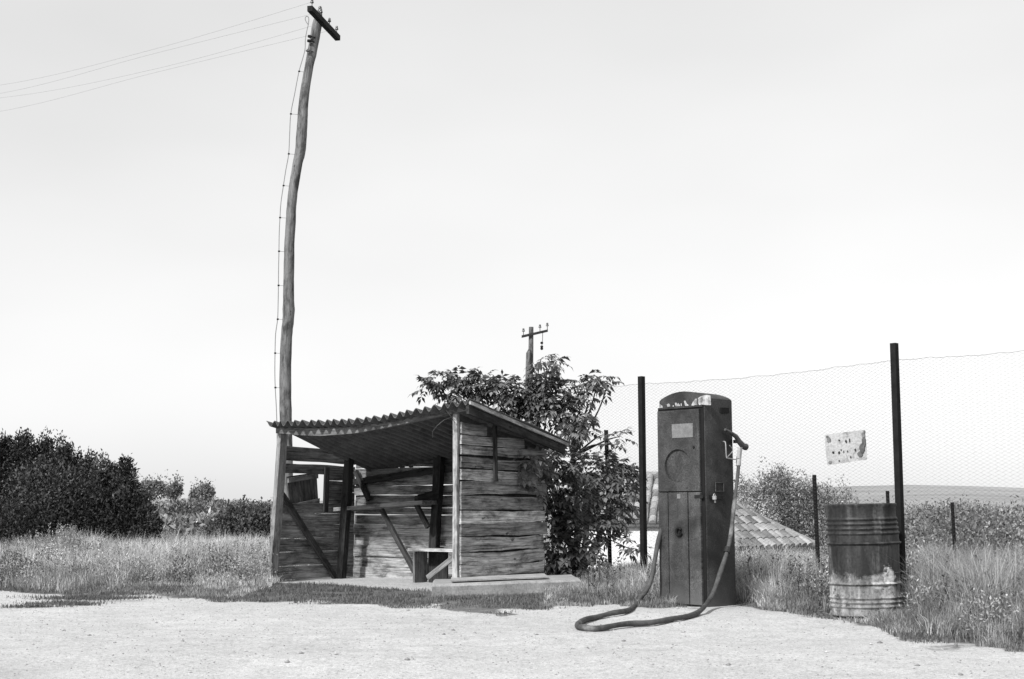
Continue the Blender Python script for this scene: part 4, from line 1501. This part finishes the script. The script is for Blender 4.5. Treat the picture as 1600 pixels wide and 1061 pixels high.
# whitewashed house (its long side faces the camera)
HY = 30.0
hl, hr = P(870, 819.5, HY + .3), P(1092, 819.5, HY - .3); hl.z = hr.z = (hl.z + hr.z) / 2
hd = (hr - hl).normalized(); hn = Vector((-hd.y, hd.x, 0)); zr_ = P(1000, 743, HY + 2.2).z; ez = hl.z
hb = TZ((hl.x + hr.x) / 2, HY + 1) - .3
house = thing('house', Vector(((hl.x + hr.x) / 2, HY + 2, hb)), 'whitewashed house with a tiled roof seen between fence post and pump', 'house')
Wd = 4.6
mb = MB()
b0, b1 = hl + hd * .2 + hn * .12, hr - hd * .2 + hn * .12
b2, b3 = b1 + hn * (Wd - .7), b0 + hn * (Wd - .7)
q = [Vector((p.x, p.y, hb)) for p in (b0, b1, b2, b3)] + [Vector((p.x, p.y, ez + .05)) for p in (b0, b1, b2, b3)]
r0, r1 = (b0 + b3) / 2, (b1 + b2) / 2; r0.z = r1.z = zr_ - .12
mb.add(q + [r0, r1], [(0, 1, 5, 4), (1, 2, 6, 9, 5), (2, 3, 7, 6), (3, 0, 4, 8, 7), (4, 5, 9, 8), (6, 7, 8, 9)])
obj('wall', mb, M['house_wall'], house)
mb = MB()
rl, rr_ = hl + hn * (Wd / 2), hr + hn * (Wd / 2); rl.z = rr_.z = zr_
hl2, hr2 = hl + hn * Wd, hr + hn * Wd
tiled_roof(mb, hl, hr, rr_, rl, 8, 17); tiled_roof(mb, hr2, hl2, rl, rr_, 8, 17)
dn = UZ * .05
for (a, b, c, d) in ((hl, hr, rr_, rl), (hr2, hl2, rl, rr_)):
    mb.add([a, b, c, d, a - dn, b - dn, c - dn, d - dn], [(0, 1, 2, 3), (7, 6, 5, 4), (0, 4, 5, 1), (1, 5, 6, 2), (2, 6, 7, 3), (3, 7, 4, 0)], .5)
rp = [rl.lerp(rr_, i / 12) + UZ * .03 for i in range(13)]; mb.tube(rp, .07, 8, 1.0)
obj('roof', mb, M['tiles'], house)

# low outbuilding with a hipped tiled roof to the right of the pump
OY = 24.0
c0 = P(1150, 860, OY); e_r = P(1277, 848.5, OY + 2.6); e_r.z = c0.z
e_l = c0 + Vector((-1.05, .9, 0)); bk = e_r + (e_l - c0)
rg1 = P(1120, 778, OY + 1.9); apex_l = rg1 + (e_l - c0) * .25; apex_l.z = rg1.z
ob = TZ(c0.x, OY + 1) - .4
hut = thing('outbuilding', Vector((c0.x, OY + 1.5, ob)), 'low outbuilding with a hipped clay tile roof right of the fuel pump', 'outbuilding')
mb = MB()
cen = (c0 + e_r + e_l + bk) / 4
q = [p.lerp(cen, .1) for p in (c0, e_r, bk, e_l)]
mb.add([Vector((p.x, p.y, ob)) for p in q] + [Vector((p.x, p.y, c0.z + .04)) for p in q], [(0, 1, 5, 4), (1, 2, 6, 5), (2, 3, 7, 6), (3, 0, 4, 7), (4, 5, 6, 7)], .25)
obj('wall', mb, M['concrete'], hut)
mb = MB()
tiled_roof(mb, c0, e_r, rg1, rg1, 7, 13); tiled_roof(mb, e_l, c0, rg1, apex_l, 7, 8)
dn = UZ * .05
for f in ((c0, e_r, rg1), (e_r, bk, apex_l, rg1), (bk, e_l, apex_l), (e_l, c0, rg1, apex_l)):
    n_ = len(f)
    mb.add(list(f) + [p - dn for p in f], [tuple(range(n_)), tuple(range(2 * n_ - 1, n_ - 1, -1))] + [(i, (i + 1) % n_, n_ + (i + 1) % n_, n_ + i) for i in range(n_)], .55)
for a, b in ((rg1, e_r), (rg1, c0)):
    mb.tube([a.lerp(b, i / 10) + UZ * .03 for i in range(11)], .055, 8, 1.15, True, .1)
obj('roof', mb, M['tiles'], hut)


# ------------------------------------------------------------------ grass and weeds
def blades(X, Y, H, W, tone, lean=.35, gz=None):
    n = len(X)
    Z = terrain(X, Y) if gz is None else gz
    a = RNG.uniform(0, 2 * np.pi, n)
    fx, fy = np.cos(a), np.sin(a)
    ld = RNG.uniform(0, 2 * np.pi, n); lm = H * lean * np.abs(RNG.normal(0, 1, n))
    lx, ly = np.cos(ld) * lm, np.sin(ld) * lm
    b0 = np.stack([X - fx * W, Y - fy * W, Z - .01], -1); b1 = np.stack([X + fx * W, Y + fy * W, Z - .01], -1)
    m0 = np.stack([X - fx * W * .8 + lx * .3, Y - fy * W * .8 + ly * .3, Z + H * .55], -1); m1 = np.stack([X + fx * W * .8 + lx * .3, Y + fy * W * .8 + ly * .3, Z + H * .55], -1)
    t = np.stack([X + lx, Y + ly, Z + H * np.clip(1 - .25 * (lm / np.maximum(H, 1e-3)) ** 2, .5, 1)], -1)
    V = np.stack([b0, b1, m1, m0, t], 1).reshape(-1, 3); i = np.arange(n) * 5
    return V, np.stack([i, i + 1, i + 2, i + 3], -1), np.stack([i + 3, i + 2, i + 4], -1), tone


class Field:
    def __init__(s): s.V, s.q, s.t, s.tn, s.b = [], [], [], [], 0

    def add(s, X, Y, H, W, tone, lean=.35):
        if len(X) == 0: return
        V, q, t, tn = blades(X, Y, H, W, tone, lean)
        s.V.append(V); s.q.append(q + s.b); s.t.append(t + s.b); s.tn.append(tn); s.b += len(V)

    def build(s, name, mat, label, cat):
        me = np_mesh(name, np.concatenate(s.V), [np.concatenate(s.q), np.concatenate(s.t)], [np.concatenate(s.tn + s.tn)])
        o = link(name, me, mat); return tag(o, label, cat, kind='stuff')


def free(X, Y):
    """keep clear of shed floor, slab, pump, drum"""
    u, v = shed_uv(X, Y)
    k = ~((u > -.03) & (u < 2.95) & (v > -.02) & (v < 1.55))
    a, b = slab_ab(X, Y)
    k &= ~((a > -.02) & (a < 1.8) & (b > -.02) & (b < 1.02))
    dx, dy = X - PL.x, Y - PL.y
    a, b = dx * PR.x + dy * PR.y, dx * PB.x + dy * PB.y
    k &= ~((a > -.01) & (a < PW + .01) & (b > -.05) & (b < PD + .01))
    k &= (X - bc.x) ** 2 + (Y - bc.y) ** 2 > .31 ** 2
    return k


def scatter(n, x0, x1, y0, y1): return RNG.uniform(x0, x1, n), RNG.uniform(y0, y1, n)


def clumpy(X, Y, sc, s, lo): return fbm(X * sc, Y * sc, s) > lo


# tall dry grass, left of the shelter and behind
fd = Field()
X, Y = scatter(420000, -14, -2.6, 12.4, 25)
px = CX + F * X / Y
vd = verge(X, Y)
cl_ = fbm(X * 1.1, Y * 1.1, 31)
k = free(X, Y) & (vd > .15 + (cl_ - .5) * 1.2) & (px > -120) & (px < 480) & (RNG.uniform(0, 1, len(X)) < np.clip(.35 + 1.3 * cl_, 0, 1))
X, Y, vd, cl_, px = X[k], Y[k], vd[k], cl_[k], px[k]
grow = np.clip(.15 + .35 * vd, .12, 1.0)
near_shed = np.clip((430 - px) / 90, .12, 1)
nearu, nearv = shed_uv(X, Y)
ch = fbm(X * 4.5, Y * 4.5, 91); ch2 = fbm(X * 9, Y * 9, 92)
H = (.05 + .30 * grow * (.25 + cl_)) * (.35 + 1.3 * ch) * RNG.uniform(.4, 1.25, len(X)) * np.where((nearv < .0) & (nearu > -.6), .3, 1)
t = np.clip(RNG.uniform(.35, 1.15, len(X)) * (.35 + 1.15 * cl_) * (.65 + .5 * grow), .2, 1.5)
fd.add(X, Y, H, RNG.uniform(.0015, .0042, len(X)), t * 1.75 * (.35 + 1.3 * ch) * (.5 + ch2), .8)
fd.build('tall_grass', M['grass'], 'tall pale dry grass along the verge left of the shelter', 'grass')

# short turf strip before the shelter, round the slab and along the gravel edge
fd = Field()
X, Y = scatter(420000, -7, 4.6, 8.2, 15.2)
vd = verge(X, Y); cl_ = fbm(X * 2.3, Y * 2.3, 41)
k = free(X, Y) & (vd > (cl_ - .55) * .9) & (vd < 2.2) & (RNG.uniform(0, 1, len(X)) < np.clip(2.2 * cl_ - .45, .05, 1)) & (np.abs(X / Y) < .46)
aa, bb = slab_ab(X, Y)
patch = fbm(X * .9, Y * 1.6, 77)
k &= ~((aa > -.1) & (aa < 1.85) & (bb > -.30) & (bb < 0) & (RNG.uniform(0, 1, len(X)) < .7)) & (patch + RNG.normal(0, .05, len(X)) > .40)
X, Y, vd, cl_ = X[k], Y[k], vd[k], cl_[k]
H = RNG.uniform(.010, .042, len(X)) * (.4 + 1.2 * cl_)
fd.add(X, Y, H, RNG.uniform(.002, .004, len(X)), RNG.uniform(.25, .8, len(X)) * (.3 + 1.1 * cl_), .7)
# sparse tufts in the ruts on the left
X, Y = scatter(60000, -6.0, -3.0, 11.4, 13.6)
pxx = CX + F * X / Y; pyy = 793.5 + F * CAMZ / Y
k = np.zeros(len(X), bool)
for (cx, cy, wx, wy) in ((110, 938, 40, 1.8), (150, 930, 60, 2.2), (135, 941, 20, 1.5), (60, 945, 40, 1.0)):
    k |= RNG.uniform(0, 1, len(X)) < .8 * np.exp(-((pxx - cx) / wx) ** 2 - ((pyy - cy) / wy) ** 2)
fd.add(X[k], Y[k], RNG.uniform(.015, .04, k.sum()), RNG.uniform(.003, .005, k.sum()), RNG.uniform(.25, .6, k.sum()), .6)
fd.build('short_turf', M['grass'], 'short dark turf along the edge of the gravel and before the shelter', 'grass')

# weeds round the pump, drum and fence, and the rank growth at right
fd = Field()
X, Y = scatter(520000, .3, 7.6, 8.0, 17)
px = CX + F * X / Y; vd = verge(X, Y); cl_ = fbm(X * 1.6, Y * 1.6, 51)
k = free(X, Y) & (px > 850) & (px < 1720) & (vd > .05 + (cl_ - .5) * 1.1 + (fbm(X * 7, Y * 7, 55) - .5) * .5) & (RNG.uniform(0, 1, len(X)) < np.clip(.3 + 1.2 * cl_, 0, 1))
X, Y, vd, cl_, px = X[k], Y[k], vd[k], cl_[k], px[k]
grow = np.clip(.1 + .75 * vd, .08, 1)
reg = np.interp(px, [850, 905, 925, 960, 1030, 1150, 1260, 1300, 1400, 1440, 1600], [.05, .06, .16, .24, .26, .28, .25, .15, .2, .30, .34])
reg = np.where((px > 1270) & (px < 1425) & (Y < 10.6), reg * .35, reg)
ch = fbm(X * 4.5, Y * 4.5, 93); ch2 = fbm(X * 9, Y * 9, 94)
reg = np.where((px > 915) & (px < 1035) & (Y > 12.6), reg * .6, reg)
H = (.03 + reg * grow * (.2 + 1.3 * cl_)) * (.3 + 1.4 * ch) * RNG.uniform(.35, 1.25, len(X))
t = np.clip(RNG.uniform(.3, 1.05, len(X)) * (.35 + .9 * cl_) * np.interp(px, [900, 1300, 1420, 1600], [1.0, .95, .8, .7]), .15, 1.4)
fd.add(X, Y, H, RNG.uniform(.0012, .0038, len(X)), t * 2.0 * (.3 + 1.4 * ch) * (.5 + ch2), .85)
fd.build('weeds', M['grass'], 'rank grass and weeds round the pump, drum and fence', 'weeds')

# grass further back in the hollow and on the far verge
fd = Field()
X, Y = scatter(260000, -22, 16, 15.5, 48)
px = CX + F * X / Y; cl_ = fbm(X * .7, Y * .7, 61)
k = free(X, Y) & (px > -80) & (px < 1700) & ((px < 420) | (px > 850)) & (RNG.uniform(0, 1, len(X)) < .4 + cl_)
X, Y, cl_, px = X[k], Y[k], cl_[k], px[k]
H = (.12 + .3 * cl_) * RNG.uniform(.4, 1.25, len(X)) * np.where((px > 880) & (px < 1040), .35, 1)
fd.add(X, Y, H, RNG.uniform(.003, .008, len(X)) * (Y / 22), RNG.uniform(.5, 1.4, len(X)) * (.5 + 1.1 * cl_), .5)
fd.build('field_grass', M['grass'], 'pale rough grass in the field behind shelter and fence', 'grass')


# leafy weeds: stems with small leaves and pale seed heads
def weed_mesh(spots, name, label, leaf_n=26, tone=(.7, 1.5)):
    Cs, Ds, Ns, Ls, Ws, Tn = [], [], [], [], [], []
    for (x, y, h) in spots:
        z = TZ(x, y); n = int(leaf_n * h / .5)
        lx, ly = random.uniform(-.12, .12) * h, random.uniform(-.12, .12) * h
        tb = random.uniform(*tone)
        for i in range(n):
            a = random.uniform(.1, 1) ** .7
            an = random.uniform(0, 6.28)
            Cs.append((x + lx * a, y + ly * a, z + h * a)); Ds.append(Vector((math.cos(an), math.sin(an), random.uniform(.2, 1.2))).normalized())
            Ns.append(Vector((random.uniform(-.5, .5), random.uniform(-.5, .5), 1)).normalized())
            Ls.append(random.uniform(.03, .08) * (1.3 - .7 * a)); Ws.append(random.uniform(.01, .022)); Tn.append(tb * random.uniform(.6, 1.3))
        Cs.append((x, y, z)); Ds.append(Vector((lx, ly, h)).normalized()); Ns.append(Vector((0, -1, 0.1))); Ls.append(h); Ws.append(.012); Tn.append(tb * .8)
    V, Fc = leaf_arrays(np.array(Cs), np.array(Ds), np.array(Ns), np.array(Ls), np.array(Ws), .05)
    me = np_mesh(name, V, [Fc], [np.tile(np.array(Tn), 4)])
    o = link(name, me, M['grass']); return tag(o, label, 'weeds', kind='stuff')


sp_ = []
for i in range(260):
    p = G(random.uniform(-20, 430), random.uniform(872, 915), 0)
    sp_.append((p.x, p.y, random.uniform(.15, .42)))
for i in range(70):
    p = G(random.gauss(105, 12), random.uniform(878, 892), 0); sp_.append((p.x, p.y, random.uniform(.35, .62)))
for i in range(45):
    p = G(random.gauss(62, 12), random.uniform(880, 892), 0); sp_.append((p.x, p.y, random.uniform(.3, .5)))
weed_mesh(sp_, 'flowering_weeds', 'pale feathery weeds standing in the grass at left', 34, (.8, 1.5))
sp_ = []
for i in range(420):
    x = random.uniform(1160, 1640); lo = float(np.interp(x, [1160, 1290, 1350, 1430, 1640], [938, 955, 950, 985, 1000]))
    p = G(x, random.uniform(900, lo), 0)
    if free(np.array([p.x]), np.array([p.y]))[0] and not (1280 < x < 1425 and p.y < 10.9): sp_.append((p.x, p.y, random.uniform(.12, .40)))
for i in range(40):
    p = G(random.uniform(915, 1025), random.uniform(915, 940), 0); sp_.append((p.x, p.y, random.uniform(.15, .35)))
for i in range(26):
    p = G(random.choice((random.uniform(1278, 1318), random.uniform(1385, 1425))), random.uniform(948, 966), 0); sp_.append((p.x, p.y, random.uniform(.08, .24)))
for i in range(16):
    p = G(random.uniform(1285, 1410), random.uniform(963, 969), 0); sp_.append((p.x, p.y, random.uniform(.04, .09)))
weed_mesh([s for s in sp_ if free(np.array([s[0]]), np.array([s[1]]))[0]], 'leafy_weeds', 'leafy weeds crowding the fence and drum at right', 30, (.3, 1.0))

# low leafy tufts that break up the grass
cl = []
for i in range(460):
    left = i < 230
    if left:
        p = G(random.uniform(-60, 398), random.uniform(868, 921), 0)
    else:
        x = random.uniform(1155, 1660); lo = float(np.interp(x, [1155, 1290, 1350, 1430, 1660], [938, 952, 948, 996, 1010]))
        p = G(x, random.uniform(884, lo), 0)
    if not free(np.array([p.x]), np.array([p.y]))[0] or verge(p.x, p.y) < .12 or (not left and 1275 < x < 1430 and p.y < 11.1): continue
    if not left and p.y < 10.3 and random.random() < .75: continue
    r = random.uniform(.05, .17)
    cl.append((p.x, p.y, TZ(p.x, p.y) + r * random.uniform(.5, 1.5), r * 1.2, r, r * random.uniform(.7, 1.4), r))
me = crown_mesh('verge_plants', cl, 110000, .032, .012, (.4, 1.45), .5, .6, .5, .25)
o = link('verge_plants', me, M['grass']); tag(o, 'low leafy plants mixed into the grass of the verges', 'weeds', kind='stuff')

# loose stones on the yard
mb = MB()
for i in range(5200):
    y = 5.2 + 7.6 * random.random() ** .8; x = random.uniform(-.46, .46) * y
    if verge(x, y) > .25 or not free(np.array([x]), np.array([y]))[0]: continue
    r = random.uniform(.003, .008) if random.random() < .985 else random.uniform(.01, .02)
    z = TZ(x, y)
    vs = []
    for (a, b, c) in ((1, 0, 0), (0, 1, 0), (-1, 0, 0), (0, -1, 0), (0, 0, 1), (0, 0, -1)):
        s_ = r * random.uniform(.7, 1.2); vs.append((x + a * s_, y + b * s_, z + c * s_ * .6 + r * .2))
    mb.add(vs, [(0, 1, 4), (1, 2, 4), (2, 3, 4), (3, 0, 4), (1, 0, 5), (2, 1, 5), (3, 2, 5), (0, 3, 5)], random.uniform(.5, 1.2))
st_o = obj('gravel', mb, M['stone'], None); tag(st_o, 'small loose stones scattered over the pale yard', 'gravel', kind='stuff')

# ------------------------------------------------------------------ light, sky, camera
AZ = math.atan2(-.56, -.83)          # compass angle of the sun from +Y towards +X
EL = R(38)
world = bpy.data.worlds.new('World'); scene.world = world; world.use_nodes = True
nt = world.node_tree; bg = nt.nodes['Background']
sky = nt.nodes.new('ShaderNodeTexSky'); sky.sky_type = 'NISHITA'; sky.sun_disc = False
sky.sun_elevation = EL; sky.sun_rotation = AZ
sky.air_density = 2.0; sky.dust_density = .7; sky.ozone_density = 1.0
hs_ = nt.nodes.new('ShaderNodeRGBToBW')
nt.links.new(sky.outputs[0], hs_.inputs[0]); # thin high cloud: half the sky is an even pale veil, with faint broad streaks in it
wc = nt.nodes.new('ShaderNodeTexCoord'); wm = nt.nodes.new('ShaderNodeMapping'); wm.inputs['Scale'].default_value = (1.2, 1.2, 3.2)
wn = nt.nodes.new('ShaderNodeTexNoise'); wn.inputs['Scale'].default_value = 1.9; wn.inputs['Detail'].default_value = 3; wn.inputs['Roughness'].default_value = .45
wr = nt.nodes.new('ShaderNodeMapRange'); wr.inputs['From Min'].default_value = .3; wr.inputs['From Max'].default_value = .7; wr.inputs['To Min'].default_value = 3.9; wr.inputs['To Max'].default_value = 4.7
nt.links.new(wc.outputs['Generated'], wm.inputs[0]); nt.links.new(wm.outputs[0], wn.inputs[0]); nt.links.new(wn.outputs[0], wr.inputs[0])
wx = nt.nodes.new('ShaderNodeMix'); wx.data_type = 'RGBA'; wx.inputs[0].default_value = .68
nt.links.new(hs_.outputs[0], wx.inputs[6]); nt.links.new(wr.outputs[0], wx.inputs[7])
nt.links.new(wx.outputs[2], bg.inputs['Color'])
bg.inputs['Strength'].default_value = .095
sd = bpy.data.lights.new('sun', 'SUN'); sd.energy = 2.5; sd.angle = R(4); sd.color = (1, 1, 1)
so_ = bpy.data.objects.new('sun', sd); COL.objects.link(so_)
to = Vector((math.sin(AZ) * math.cos(EL), math.cos(AZ) * math.cos(EL), math.sin(EL)))
so_.rotation_euler = to.to_track_quat('Z', 'Y').to_euler(); so_.location = to * 30

cd = bpy.data.cameras.new('camera'); cam = bpy.data.objects.new('camera', cd); COL.objects.link(cam)
cd.sensor_width = 36; cd.lens = F / 1600 * 36; cd.clip_end = 3000; cd.clip_start = .1
cam.location = (0, 0, CAMZ); cam.rotation_euler = (R(90) + PITCH, 0, 0)
scene.camera = cam
scene.view_settings.view_transform = 'Standard'; scene.view_settings.look = 'None'
scene.view_settings.exposure = 1.03; scene.view_settings.gamma = 1
scene.cycles.filter_width = 1.5
scene.cycles.max_bounces = 6; scene.cycles.transparent_max_bounces = 8
